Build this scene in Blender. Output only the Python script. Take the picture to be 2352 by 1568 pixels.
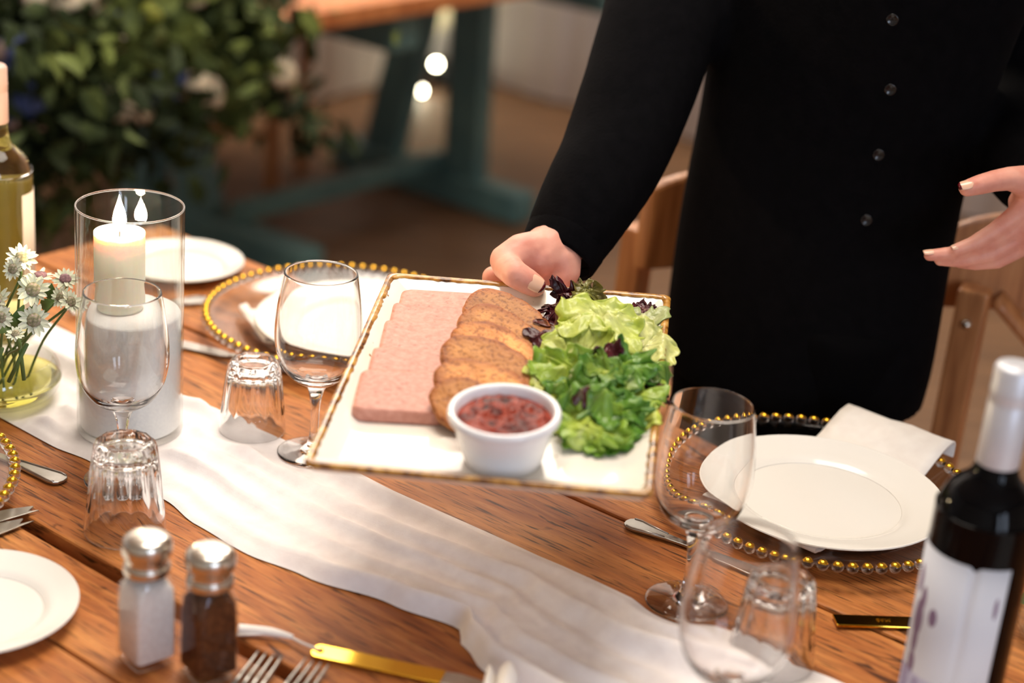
import bpy, bmesh, math, random
from mathutils import Vector, Matrix, noise
random.seed(7)
# ------------------------------------------------------------------ scene, camera, light
for o in list(bpy.data.objects): bpy.data.objects.remove(o)
sc = bpy.context.scene
COL = sc.collection
FPX, TH, ROLL, CZ = 4000.0, math.radians(22.3), math.radians(5.15), 1.51
FWD = Vector((0, math.cos(TH), -math.sin(TH)))
_r0 = Vector((1, 0, 0)); _d0 = FWD.cross(_r0)
CR = _r0*math.cos(ROLL) - _d0*math.sin(ROLL)
CD = _r0*math.sin(ROLL) + _d0*math.cos(ROLL)
CP = Vector((0, 0, CZ))
cam_d = bpy.data.cameras.new('camera'); cam = bpy.data.objects.new('camera', cam_d); COL.objects.link(cam)
cam.matrix_world = Matrix.Translation(CP) @ Matrix((CR, -CD, -FWD)).transposed().to_4x4()
cam_d.sensor_width = 36; cam_d.lens = FPX/2352*36; cam_d.clip_start = .05
cam_d.dof.use_dof = True; cam_d.dof.focus_distance = 1.60; cam_d.dof.aperture_fstop = 2.5
sc.camera = cam
w = bpy.data.worlds.new('world'); sc.world = w; w.use_nodes = True
w.node_tree.nodes['Background'].inputs[0].default_value = (1.0, .86, .74, 1)
w.node_tree.nodes['Background'].inputs[1].default_value = 0
def area(name, loc, target, sx, sy, power, col):
    l = bpy.data.lights.new(name, 'AREA'); l.shape = 'RECTANGLE'; l.size = sx; l.size_y = sy; l.energy = power; l.color = col
    o = bpy.data.objects.new(name, l); COL.objects.link(o); o.location = loc
    o.rotation_euler = (Vector(target)-Vector(loc)).to_track_quat('-Z', 'Y').to_euler(); return o
# lamps in the ceiling over the two tables and daylight from windows in the wall behind the camera, all out of frame
area('ceiling_lamp_table_offscreen', (.0, 1.75, 3.1), (.0, 1.75, 0), 1.2, 1.2, 48, (1, .90, .78))
area('ceiling_lamp_room_offscreen', (-.2, 4.2, 3.1), (-.2, 4.2, 0), 1.4, 1.4, 70, (1, .90, .78))
area('window_right_offscreen', (2.62*math.cos(math.radians(-37))+.25*math.sin(math.radians(-37)), 2.62*math.sin(math.radians(-37))-.25*math.cos(math.radians(-37)), 1.8), (-9, 6, 1.8), .5, 1.5, 26, (.68, .80, 1.0))
area('window_right_second_offscreen', (2.62*math.cos(math.radians(-37))+1.25*math.sin(math.radians(-37)), 2.62*math.sin(math.radians(-37))-1.25*math.cos(math.radians(-37)), 1.8), (-9, 6, 1.8), .5, 1.5, 24, (.68, .80, 1.0))
sc.view_settings.view_transform = 'Standard'; sc.view_settings.look = 'None'
sc.view_settings.gamma = 1; sc.view_settings.use_curve_mapping = False
sc.view_settings.exposure = .3
try:
    cy = sc.cycles
    cy.max_bounces = 14; cy.transmission_bounces = 14; cy.transparent_max_bounces = 16; cy.glossy_bounces = 6; cy.diffuse_bounces = 4
    cy.sample_clamp_indirect = 3; cy.blur_glossy = 1.0
except Exception: pass

# ------------------------------------------------------------------ pixel <-> place
def ray(x, y): return (FWD*FPX + CR*(x-1176) + CD*(y-784)).normalized()
def at(x, y, z=.75):
    v = ray(x, y); return CP + v*((z-CZ)/v.z)
def atd(x, y, d):
    v = ray(x, y); return CP + v*(d/v.dot(FWD))
AL = math.radians(-37)
U = Vector((math.cos(AL), math.sin(AL), 0)); V = Vector((-U.y, U.x, 0)); Z = Vector((0, 0, 1))
def uvz(u, v, z=0): return U*u + V*v + Z*z
def to_uv(p): return p.dot(U), p.dot(V)
def onv(x, y, v):
    R = ray(x, y); return CP + R*((v-CP.dot(V))/R.dot(V))

# ------------------------------------------------------------------ materials
def S(r, g, b, a=1):
    f = lambda c: (c/255/12.92 if c/255 <= .04045 else ((c/255+.055)/1.055)**2.4)
    return (f(r), f(g), f(b), a)
def base_mat(name):
    m = bpy.data.materials.new(name); m.use_nodes = True
    return m, m.node_tree.nodes, m.node_tree.links, m.node_tree.nodes['Principled BSDF']
def mat(name, col, rough=.5, metal=0, spec=.5, trans=0, ior=1.45, sss=0, coat=0, emit=None, es=0, alpha=1):
    m, n, l, b = base_mat(name)
    b.inputs['Base Color'].default_value = col; b.inputs['Roughness'].default_value = rough
    b.inputs['Metallic'].default_value = metal; b.inputs['Specular IOR Level'].default_value = spec
    b.inputs['Transmission Weight'].default_value = trans; b.inputs['IOR'].default_value = ior
    b.inputs['Coat Weight'].default_value = coat; b.inputs['Alpha'].default_value = alpha
    if sss: b.inputs['Subsurface Weight'].default_value = sss; b.inputs['Subsurface Scale'].default_value = .008; b.inputs['Subsurface Radius'].default_value = (1, .4, .25)
    if emit: b.inputs['Emission Color'].default_value = emit; b.inputs['Emission Strength'].default_value = es
    return m
def noisy(name, stops, scale=10, stretch=(1, 1, 1), detail=6, rough=.5, bump=0, bscale=None, spec=.5, metal=0, sss=0, coat=0, dist=0, rnd=0, bdist=.01, coords='Object'):
    m, n, l, b = base_mat(name)
    tc = n.new('ShaderNodeTexCoord'); mp = n.new('ShaderNodeMapping'); mp.inputs['Scale'].default_value = stretch
    nz = n.new('ShaderNodeTexNoise'); nz.inputs['Scale'].default_value = scale; nz.inputs['Detail'].default_value = detail; nz.inputs['Distortion'].default_value = dist
    cr = n.new('ShaderNodeValToRGB'); els = cr.color_ramp.elements
    while len(els) < len(stops): els.new(.5)
    for e, (p, c) in zip(els, stops): e.position = p; e.color = c
    l.new(tc.outputs[coords], mp.inputs[0])
    src = mp.outputs[0]
    if rnd:
        oi = n.new('ShaderNodeObjectInfo'); ad = n.new('ShaderNodeVectorMath'); ad.operation = 'MULTIPLY_ADD'
        ad.inputs[1].default_value = (rnd, rnd, rnd); l.new(oi.outputs['Random'], ad.inputs[0]); l.new(src, ad.inputs[2]); src = ad.outputs[0]
    l.new(src, nz.inputs['Vector']); l.new(nz.outputs['Fac'], cr.inputs[0]); l.new(cr.outputs[0], b.inputs['Base Color'])
    b.inputs['Roughness'].default_value = rough; b.inputs['Specular IOR Level'].default_value = spec; b.inputs['Metallic'].default_value = metal
    b.inputs['Coat Weight'].default_value = coat
    if sss: b.inputs['Subsurface Weight'].default_value = sss; b.inputs['Subsurface Scale'].default_value = .006; b.inputs['Subsurface Radius'].default_value = (1, .4, .25)
    if bump:
        bp = n.new('ShaderNodeBump'); bp.inputs['Strength'].default_value = bump; bp.inputs['Distance'].default_value = bdist
        if bscale:
            n2 = n.new('ShaderNodeTexNoise'); n2.inputs['Scale'].default_value = bscale; n2.inputs['Detail'].default_value = 4; l.new(src, n2.inputs['Vector']); l.new(n2.outputs['Fac'], bp.inputs['Height'])
        else: l.new(nz.outputs['Fac'], bp.inputs['Height'])
        l.new(bp.outputs[0], b.inputs['Normal'])
    return m
def thin_glass(name, tint=(1, 1, 1, 1), rough=.02, lo=.04):
    # a thin pane: straight-through light plus a Fresnel reflection
    m, n, l, b = base_mat(name); n.remove(b)
    tr = n.new('ShaderNodeBsdfTransparent'); tr.inputs[0].default_value = tint
    gl = n.new('ShaderNodeBsdfGlossy'); gl.inputs['Roughness'].default_value = rough
    fr = n.new('ShaderNodeLayerWeight'); pw = n.new('ShaderNodeMath'); pw.operation = 'POWER'; pw.inputs[1].default_value = 4.5; l.new(fr.outputs['Facing'], pw.inputs[0])
    ma = n.new('ShaderNodeMath'); ma.operation = 'MULTIPLY_ADD'; ma.inputs[1].default_value = .8; ma.inputs[2].default_value = lo; l.new(pw.outputs[0], ma.inputs[0])
    mx = n.new('ShaderNodeMixShader'); l.new(ma.outputs[0], mx.inputs[0]); l.new(tr.outputs[0], mx.inputs[1]); l.new(gl.outputs[0], mx.inputs[2])
    l.new(mx.outputs[0], n['Material Output'].inputs[0]); return m
def vcol_mat(name, rough=.4, spec=.5, sss=0, bump=0, bscale=200, trans_w=0, coat=0):
    m, n, l, b = base_mat(name)
    a = n.new('ShaderNodeVertexColor'); a.layer_name = 'Col'; l.new(a.outputs[0], b.inputs['Base Color'])
    b.inputs['Roughness'].default_value = rough; b.inputs['Specular IOR Level'].default_value = spec; b.inputs['Coat Weight'].default_value = coat
    if bump:
        tc = n.new('ShaderNodeTexCoord'); nz = n.new('ShaderNodeTexNoise'); nz.inputs['Scale'].default_value = bscale; l.new(tc.outputs['Object'], nz.inputs['Vector'])
        bp = n.new('ShaderNodeBump'); bp.inputs['Strength'].default_value = bump; bp.inputs['Distance'].default_value = .002; l.new(nz.outputs['Fac'], bp.inputs['Height']); l.new(bp.outputs[0], b.inputs['Normal'])
    if trans_w:
        tl = n.new('ShaderNodeBsdfTranslucent'); l.new(a.outputs[0], tl.inputs[0]); mx = n.new('ShaderNodeMixShader'); mx.inputs[0].default_value = trans_w
        l.new(b.outputs[0], mx.inputs[1]); l.new(tl.outputs[0], mx.inputs[2]); l.new(mx.outputs[0], n['Material Output'].inputs[0])
    return m
MT = {}
def table_wood():
    m, n, l, b = base_mat('reclaimed_wood')
    tc = n.new('ShaderNodeTexCoord'); oi = n.new('ShaderNodeObjectInfo')
    ad = n.new('ShaderNodeVectorMath'); ad.operation = 'MULTIPLY_ADD'; ad.inputs[1].default_value = (7, 3, 5)
    l.new(oi.outputs['Random'], ad.inputs[0]); l.new(tc.outputs['Object'], ad.inputs[2])
    def nz(scale, st, detail, dist):
        mp = n.new('ShaderNodeMapping'); mp.inputs['Scale'].default_value = st; l.new(ad.outputs[0], mp.inputs[0])
        t = n.new('ShaderNodeTexNoise'); t.inputs['Scale'].default_value = scale; t.inputs['Detail'].default_value = detail; t.inputs['Distortion'].default_value = dist
        l.new(mp.outputs[0], t.inputs['Vector']); return t.outputs['Fac']
    g1 = nz(9, (1.3, 11, 4), 8, .6); g2 = nz(26, (1, 16, 4), 6, .25); big = nz(3.2, (1, 2.2, 1), 3, .3)
    def ramp(f, stops):
        r = n.new('ShaderNodeValToRGB'); e = r.color_ramp.elements
        while len(e) < len(stops): e.new(.5)
        for q, (p, c) in zip(e, stops): q.position = p; q.color = c
        l.new(f, r.inputs[0]); return r.outputs[0]
    c1 = ramp(g1, [(.25, S(92, 48, 22)), (.45, S(160, 92, 44)), (.62, S(198, 128, 66)), (.8, S(222, 162, 96))])
    c2 = ramp(big, [(.32, S(136, 74, 34)), (.5, S(186, 112, 56)), (.7, S(228, 166, 98))])
    mx = n.new('ShaderNodeMix'); mx.data_type = 'RGBA'; mx.inputs[0].default_value = .42; l.new(c1, mx.inputs[6]); l.new(c2, mx.inputs[7])
    dk = ramp(g2, [(.34, (.04, .03, .025, 1)), (.44, (1, 1, 1, 1))])
    mu = n.new('ShaderNodeMix'); mu.data_type = 'RGBA'; mu.blend_type = 'MULTIPLY'; mu.inputs[0].default_value = .8; l.new(mx.outputs[2], mu.inputs[6]); l.new(dk, mu.inputs[7])
    kn = nz(11, (1, 4.5, 2), 3, 1.0); kr = ramp(kn, [(.29, (.10, .06, .04, 1)), (.35, (1, 1, 1, 1))])
    m2 = n.new('ShaderNodeMix'); m2.data_type = 'RGBA'; m2.blend_type = 'MULTIPLY'; m2.inputs[0].default_value = .85; l.new(mu.outputs[2], m2.inputs[6]); l.new(kr, m2.inputs[7])
    l.new(m2.outputs[2], b.inputs['Base Color']); b.inputs['Roughness'].default_value = .5; b.inputs['Specular IOR Level'].default_value = .25
    bp = n.new('ShaderNodeBump'); bp.inputs['Strength'].default_value = .35; bp.inputs['Distance'].default_value = .003; l.new(g2, bp.inputs['Height']); l.new(bp.outputs[0], b.inputs['Normal'])
    return m
MT['wood'] = table_wood()
MT['chair'] = noisy('chair_wood', [(.3, S(150, 92, 52)), (.6, S(192, 130, 80)), (.8, S(208, 152, 100))], 8, (12, 12, 1), rough=.4, rnd=5)
MT['floor'] = noisy('floor_wood', [(.3, S(86, 62, 42)), (.6, S(120, 88, 60)), (.8, S(142, 108, 78))], 3, (1, 9, 1), rough=.5, bump=.1)
MT['drape'] = noisy('white_drape_cloth', [(.3, S(240, 238, 238)), (.7, S(250, 248, 248))], 4, rough=.9, spec=.1)
MT['teal'] = noisy('teal_paint', [(.3, S(70, 104, 108)), (.7, S(98, 134, 132))], 6, rough=.55)
MT['orange_top'] = noisy('pine_top', [(.3, S(170, 96, 48)), (.7, S(214, 140, 84))], 6, (1, 10, 1), rough=.45)
MT['linen'] = noisy('white_muslin', [(.3, S(236, 228, 226)), (.7, S(246, 240, 238))], 60, rough=.95, spec=.1, bump=.15, bscale=500, bdist=.001)
MT['napkin'] = noisy('white_napkin', [(.3, S(238, 230, 222)), (.7, S(246, 240, 232))], 60, rough=.9, spec=.15, bump=.1, bscale=700, bdist=.001)
MT['ceramic'] = mat('white_ceramic', S(240, 236, 228), .12, spec=.5)
MT['ramekin'] = mat('white_ramekin', S(238, 238, 240), .15)
MT['glass'] = mat('clear_glass', (1, 1, 1, 1), .0, trans=1, ior=1.47)
MT['thin'] = thin_glass('vase_glass', (.96, .97, .96, 1))
MT['thinb'] = thin_glass('bottle_wall_glass', (.95, .95, .94, 1), .04)
MT['charger'] = thin_glass('charger_glass', (.93, .92, .91, 1), .08)
MT['gold'] = mat('gold', S(226, 172, 50), .22, metal=1)
MT['goldm'] = mat('mirror_gold', S(222, 178, 62), .12, metal=1)
MT['steel'] = noisy('cutlery_steel', [(.3, S(150, 146, 140)), (.7, S(190, 186, 180))], 30, rough=.28, metal=1)
MT['chrome'] = mat('shaker_cap_metal', S(206, 200, 190), .24, metal=1)
MT['salt'] = noisy('salt', [(.3, S(226, 216, 212)), (.7, S(240, 234, 230))], 300, rough=.95, spec=.1)
MT['pepper'] = noisy('ground_pepper', [(.3, S(70, 40, 24)), (.6, S(98, 60, 36)), (.8, S(120, 78, 48))], 300, rough=.95, spec=.1)
MT['wax'] = mat('candle_wax', S(250, 240, 222), .5, sss=.6)
MT['sand'] = noisy('white_sand', [(.3, S(244, 243, 246)), (.7, S(252, 251, 252))], 400, rough=1, spec=.05, bump=.2, bdist=.001)
MT['flame'] = mat('flame', (0, 0, 0, 1), emit=(1, .74, .42, 1), es=900)
MT['wick'] = mat('wick', S(30, 24, 20), .9)
MT['black'] = noisy('black_knit', [(.3, (.0016, .0015, .002, 1)), (.7, (.003, .0027, .0034, 1))], 80, rough=.95, spec=.06, bump=.3, bscale=260, bdist=.002)
MT['blackt'] = mat('black_trouser_cloth', (.0022, .002, .0024, 1), .95, spec=.05)
MT['skin'] = noisy('skin', [(.25, S(206, 128, 110)), (.5, S(224, 158, 138)), (.8, S(236, 178, 156))], 38, rough=.5, spec=.35, sss=.25, bump=.25, bscale=170, bdist=.0008)
MT['nail'] = mat('finger_nail', S(232, 186, 158), .18, spec=.6)
MT['polish'] = mat('dark_red_nail_tip', S(96, 14, 26), .2)
MT['hair'] = noisy('hair', [(.3, S(40, 26, 18)), (.7, S(70, 46, 30))], 20, (12, 12, 1), rough=.6)
MT['buttonb'] = mat('black_button', (.004, .004, .005, 1), .18, spec=.5)
MT['stem'] = noisy('green_stem', [(.3, S(70, 96, 44)), (.7, S(110, 136, 70))], 30, rough=.55)
MT['leafg'] = noisy('dark_foliage', [(.3, S(20, 30, 16)), (.5, S(46, 58, 28)), (.7, S(104, 116, 56))], 5, rough=.75, detail=3, spec=.2)
MT['rose'] = mat('cream_petals', S(222, 206, 178), .7, sss=.2)
MT['blue'] = mat('blue_petals', S(72, 84, 128), .7)
MT['uplight'] = mat('lamp_black', (.01, .01, .01, 1), .4)
MT['led'] = mat('lamp_lens', (1, 1, 1, 1), emit=(1, .93, .66, 1), es=55)

# ------------------------------------------------------------------ mesh helpers
def link(name, me, m=None, parent=None, smooth=True):
    o = bpy.data.objects.new(name, me); COL.objects.link(o)
    if m is not None and not me.materials:
        for q in (m if isinstance(m, (list, tuple)) else [m]): me.materials.append(q)
    if smooth:
        for p in me.polygons: p.use_smooth = True
    if parent: o.parent = parent
    return o
def mesh(name, vs, fs, m=None, parent=None, smooth=True, world=False):
    if world and parent: vs = [Vector(v)-parent.location for v in vs]
    me = bpy.data.meshes.new(name); me.from_pydata([tuple(v) for v in vs], [], fs); me.update()
    return link(name, me, m, parent, smooth)
def tag(o, label, cat, group=None, kind=None):
    if label: o['label'] = label
    if cat: o['category'] = cat
    if group: o['group'] = group
    if kind: o['kind'] = kind
    return o
def thing(name, label, cat, loc=(0, 0, 0), rz=0, group=None):
    o = bpy.data.objects.new(name, None); COL.objects.link(o); o.empty_display_size = .02
    o.location = loc; o.rotation_euler = (0, 0, rz); return tag(o, label, cat, group)
def copy_tree(o, parent=None):
    c = o.copy(); COL.objects.link(c); c.parent = parent
    for ch in list(o.children): copy_tree(ch, c)
    return c
def lathe_data(prof, n=48, fr=None):
    vs, fs = [], []
    for k, (r, z) in enumerate(prof):
        for i in range(n):
            a = 2*math.pi*i/n; q = fr(k, a, r, z) if fr else (r, z)
            vs.append((q[0]*math.cos(a), q[0]*math.sin(a), q[1]))
    for k in range(len(prof)-1):
        for i in range(n):
            j = (i+1) % n; fs.append((k*n+i, k*n+j, (k+1)*n+j, (k+1)*n+i))
    return vs, fs
def lathe(name, prof, m, parent=None, n=48, fr=None, cap=(False, False), smooth=True):
    vs, fs = lathe_data(prof, n, fr)
    if cap[0]: fs.append(tuple(reversed(range(n))))
    if cap[1]: fs.append(tuple(range((len(prof)-1)*n, len(prof)*n)))
    return mesh(name, vs, fs, m, parent, smooth)
def spl(pts, k=8):
    # Catmull-Rom through a profile of tuples
    out = []; P = [Vector(p) for p in pts]
    for i in range(len(P)-1):
        a, b, c, d = P[max(i-1, 0)], P[i], P[i+1], P[min(i+2, len(P)-1)]
        for j in range(k):
            t = j/k; out.append(.5*((2*b)+(c-a)*t+(2*a-5*b+4*c-d)*t*t+(3*b-a-3*c+d)*t**3))
    out.append(P[-1]); return out
def tube(name, pts, rad, m, parent=None, n=8, world=False, cap=True, flat=None):
    pts = [Vector(p) for p in pts]; vs, fs = [], []; up = Vector((0, 0, 1))
    rr = rad if isinstance(rad, (list, tuple)) else [rad]*len(pts)
    side = None
    for i, p in enumerate(pts):
        t = (pts[min(i+1, len(pts)-1)]-pts[max(i-1, 0)]).normalized()
        s = t.cross(up) if side is None else side-(side.dot(t))*t
        if s.length < 1e-4: s = t.cross(Vector((1, 0, 0)))
        s.normalize(); side = s; b = s.cross(t)
        for k in range(n):
            a = 2*math.pi*k/n; vs.append(p+s*math.cos(a)*rr[i]+b*math.sin(a)*rr[i]*(flat or 1))
    for i in range(len(pts)-1):
        for k in range(n): j = (k+1) % n; fs.append((i*n+k, i*n+j, (i+1)*n+j, (i+1)*n+k))
    if cap: fs.append(tuple(range(n))[::-1]); fs.append(tuple(range((len(pts)-1)*n, len(pts)*n)))
    return mesh(name, vs, fs, m, parent, True, world)
def box_data(x0, x1, y0, y1, z0, z1):
    return [(x0, y0, z0), (x1, y0, z0), (x1, y1, z0), (x0, y1, z0), (x0, y0, z1), (x1, y0, z1), (x1, y1, z1), (x0, y1, z1)], \
           [(0, 3, 2, 1), (4, 5, 6, 7), (0, 1, 5, 4), (1, 2, 6, 5), (2, 3, 7, 6), (3, 0, 4, 7)]
def bevel(o, wd, seg=2):
    b = o.modifiers.new('bevel', 'BEVEL'); b.width = wd; b.segments = seg; b.limit_method = 'ANGLE'; return o
def box(name, x0, x1, y0, y1, z0, z1, m, parent=None, bv=0):
    o = mesh(name, *box_data(x0, x1, y0, y1, z0, z1), m, parent, False)
    return bevel(o, bv) if bv else o
def beam(name, a, b, wd, dp, m, parent=None, bv=.004, side=None):
    # a bar with rectangular section between two points (world)
    a, b = Vector(a), Vector(b); t = (b-a).normalized(); s = (side or V).copy(); s = (s-t*s.dot(t)).normalized(); k = t.cross(s)
    vs = [p+s*x*wd/2+k*y*dp/2 for p in (a, b) for x, y in ((-1, -1), (1, -1), (1, 1), (-1, 1))]
    fs = [(0, 1, 2, 3), (7, 6, 5, 4), (0, 4, 5, 1), (1, 5, 6, 2), (2, 6, 7, 3), (3, 7, 4, 0)]
    o = mesh(name, vs, fs, m, parent, False, True); return bevel(o, bv) if bv else o
def subsurf(o, lv=1):
    s = o.modifiers.new('sub', 'SUBSURF'); s.levels = lv; s.render_levels = lv; return o
def solid(o, t, off=0):
    s = o.modifiers.new('solid', 'SOLIDIFY'); s.thickness = t; s.offset = off; return o
def fuse(name, blobs, voxel, m, parent, smooth_it=6, extra=None):
    # many overlapping balls (centre, radius) -> one continuous skin
    bm = bmesh.new()
    for c, r in blobs: bmesh.ops.create_icosphere(bm, subdivisions=2, radius=r, matrix=Matrix.Translation(c))
    if extra:
        for vs, fs in extra:
            bv = [bm.verts.new(v) for v in vs]
            for f in fs: bm.faces.new([bv[i] for i in f])
    me = bpy.data.meshes.new('tmp'); bm.to_mesh(me); bm.free()
    t = bpy.data.objects.new('tmp', me); COL.objects.link(t)
    r = t.modifiers.new('r', 'REMESH'); r.mode = 'VOXEL'; r.voxel_size = voxel
    s = t.modifiers.new('s', 'SMOOTH'); s.factor = .5; s.iterations = smooth_it
    dg = bpy.context.evaluated_depsgraph_get(); me2 = bpy.data.meshes.new_from_object(t.evaluated_get(dg))
    bpy.data.objects.remove(t)
    if parent:
        for v in me2.vertices: v.co -= parent.location
    me2.name = name; me2.materials.clear()
    return link(name, me2, m, parent)
def chain(pts, step=.004):
    # pts: list of (Vector, r) -> dense balls
    out = []
    for (a, ra), (b, rb) in zip(pts, pts[1:]):
        k = max(2, int((b-a).length/step))
        for i in range(k): t = i/k; out.append((a.lerp(b, t), ra+(rb-ra)*t))
    out.append(pts[-1]); return out
def paint(o, fn):
    me = o.data; ca = me.color_attributes.new('Col', 'FLOAT_COLOR', 'POINT')
    for i, v in enumerate(me.vertices): ca.data[i].color = fn(v.co, i)
def orient(o, loc, rz, tilt=0, axis='X'):
    o.location = loc; o.rotation_euler = (tilt if axis == 'X' else 0, tilt if axis == 'Y' else 0, rz)

# ------------------------------------------------------------------ the setting
def quad(name, c, m):
    o = mesh(name, c, [tuple(range(len(c)))], m, None, False); tag(o, None, None, kind='structure'); return o
quad('floor', [uvz(-4.0, -2.62, 0), uvz(2.67, -2.62, 0), uvz(2.67, 4.78, 0), uvz(-4.0, 4.78, 0)], MT['floor'])
def drape(name, p, d, nrm, length, h):
    vs, fs = [], []; n = int(length/.012)
    for i in range(n+1):
        s = i*length/n; off = .008*math.sin(s*2*math.pi/.11)+.01*math.sin(s*2*math.pi/.37+1)
        for z in (.012, h): vs.append(p+d*s+nrm*off*(1 if z < 1 else .6)+Z*z)
    for i in range(n): fs.append((2*i, 2*i+2, 2*i+3, 2*i+1))
    o = mesh(name, vs, fs, MT['drape']); solid(o, .004); tag(o, None, None, kind='structure'); return o
drape('wall_back', uvz(-3.94, 4.72), U, -V, 6.62, 3.2)
drape('wall_left', uvz(-3.94, -2.62), V, U, 7.36, 3.2)
MT['plaster'] = noisy('cream_plaster', [(.3, S(222, 214, 200)), (.7, S(232, 224, 212))], 5, rough=.9, spec=.1)
quad('wall_right', [uvz(2.65, -2.62, 0), uvz(2.65, 4.75, 0), uvz(2.65, 4.75, 3.2), uvz(2.65, -2.62, 3.2)], MT['plaster'])
quad('wall_front', [uvz(-3.98, -2.6, 0), uvz(2.65, -2.6, 0), uvz(2.65, -2.6, 3.2), uvz(-3.98, -2.6, 3.2)], MT['plaster'])
quad('ceiling', [uvz(-4.0, -2.62, 3.2), uvz(2.67, -2.62, 3.2), uvz(2.67, 4.78, 3.2), uvz(-4.0, 4.78, 3.2)], MT['plaster'])

# ------------------------------------------------------------------ main table
TU0, TU1, TV0, TV1 = -1.672, .25, .52, 1.432
t = thing('dining_table', 'rustic plank-topped wooden dining table under the white cloth runner', 'table', uvz(-.7, .98, 0), AL)
seams = [TV0, .722, .822, 1.01, 1.225, TV1]
for i in range(5):
    g = .0072 if i in (1,) else .0018
    g0 = .0072 if i == 2 else .0018
    dz = (0, -.001, .0, -.0008, .0)[i]
    v0, v1 = seams[i]+g0, seams[i+1]-g
    o = box('plank', TU0+.7+random.uniform(0, .006), TU1+.7, v0-.98, v1-.98, .705, .75+dz-.0004, MT['wood'], t, .0025)
for uu in (-1.45, .02):
    box('leg', uu+.7-.05, uu+.7+.05, -.36, -.27, 0, .66, MT['wood'], t, .004); box('leg', uu+.7-.05, uu+.7+.05, .22, .31, 0, .66, MT['wood'], t, .004)
    box('cross_bearer', uu+.7-.05, uu+.7+.05, -.42, .40, .66, .704, MT['wood'], t, .004)
# ------------------------------------------------------------------ table runner
def runner():
    nu, nv = 260, 60; vs, fs = [], []
    standing = [(Vector((-.366, 1.538, 0)), .056), (at(1722, 1245, .937), .040), (at(2, 903, .7545), .060), (at(-21, 152, 1.05), .044), (at(584, 826, .825), .038), (at(738, 626, .937), .038), (at(1800, 1322, .828), .040), (at(2337, 843, 1.055), .042), (at(281, 670, .936), .038)]
    beside = [(at(1638, 928, .937), .036)]
    near = [(-1.7, .93), (-1.319, .930), (-1.236, .929), (-1.188, .935), (-1.082, .936), (-1.03, .926), (-.964, .923), (-.9, .933), (-.818, .953), (-.756, .965), (-.735, .947), (-.70, .932), (-.66, .93), (-.3, .925), (.3, .92)]
    far = [(-1.7, 1.118), (-1.456, 1.115), (-1.236, 1.098), (-1.197, 1.103), (-.996, 1.104), (-.8, 1.109), (-.67, 1.11), (-.557, 1.122), (-.49, 1.129), (.3, 1.13)]
    def ip(tb, x):
        for (a, p), (b, q) in zip(tb, tb[1:]):
            if x <= b: f = (x-a)/(b-a); f = f*f*(3-2*f); return p+(q-p)*f
        return tb[-1][1]
    for i in range(nu+1):
        u = -1.66+1.9*i/nu; a, b = ip(near, u), ip(far, u)
        for c, r in beside:
            du, vc_ = u-c.dot(U), c.dot(V); k_ = 1.6*r
            if vc_ > 1.03: b = min(b, vc_-1.06*r+du*du/(2*k_))
            else: a = max(a, vc_+1.06*r-du*du/(2*k_))
        for j in range(nv+1):
            s = j/nv; v = a+(b-a)*s
            wob = .05*math.sin(u*5.3+1)+.03*math.sin(u*11+2)
            h = 0
            for c, wd, am in ((.09, .05, .016), (.30, .045, .013), (.50, .04, .008), (.66, .06, .018), (.88, .045, .015)):
                h += am*(.65+.35*math.sin(u*9+c*20))*math.exp(-((s-c-wob*(1.2-c))/wd)**2)
            h += .004*max(0, noise.noise(Vector((u*5, s*7, 0))))+.0025
            edge = min(s, 1-s); h = h*min(1, edge/.035+.12)
            P_ = uvz(u, v); press = 1
            for c, r in standing:
                d_ = math.hypot(P_.x-c.x, P_.y-c.y); press = min(press, max(0, min(1, (d_-r)/.028)))
            h = .0008+(h-.0008)*press if h > .0008 else h
            vs.append(uvz(u, v, .7505+h))
    for i in range(nu):
        for j in range(nv): k = i*(nv+1)+j; fs.append((k, k+nv+1, k+nv+2, k+1))
    o = mesh('table_runner', vs, fs, MT['linen']); tag(o, 'long white muslin cloth runner lying in folds down the table', 'table runner')
runner()
# ------------------------------------------------------------------ platter held above the table
PC = [Vector((-.1208, 1.5317, .9399)), Vector((.1420, 1.5096, .9507)), Vector((.1137, 1.1584, .9221)), Vector((-.1491, 1.1804, .9113))]
PO = sum(PC, Vector())/4
EX = ((PC[1]+PC[2])-(PC[0]+PC[3])).normalized(); EY = (PC[0]+PC[1])-(PC[2]+PC[3]); EY = (EY-EX*EY.dot(EX)).normalized(); EN = EX.cross(EY)
PM = Matrix.Translation(PO) @ Matrix((EX, EY, EN)).transposed().to_4x4()
PI_ = PM.inverted()
HX, HY = .1320, .1768
FLOOR = -.0125          # inner floor below the rim
def onp(x, y, h=0):     # pixel -> platter coordinates at height h above the platter floor
    R = ray(x, y); o = PO+EN*(FLOOR+h); k = (o-CP).dot(EN)/R.dot(EN); q = PI_ @ (CP+R*k); return q
def place(o, loc, rz=0, rx=0, ry=0):
    o.matrix_world = PM @ Matrix.Translation(loc) @ Matrix.Rotation(rz, 4, 'Z') @ Matrix.Rotation(rx, 4, 'X') @ Matrix.Rotation(ry, 4, 'Y'); return o
def rrect(hx, hy, r, z, n=7):
    out = []
    for cx, cy, a0 in ((hx-r, hy-r, 0), (-hx+r, hy-r, 90), (-hx+r, -hy+r, 180), (hx-r, -hy+r, 270)):
        for i in range(n):
            a = math.radians(a0+90*i/(n-1)); out.append((cx+r*math.cos(a), cy+r*math.sin(a), z))
    return out
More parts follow.
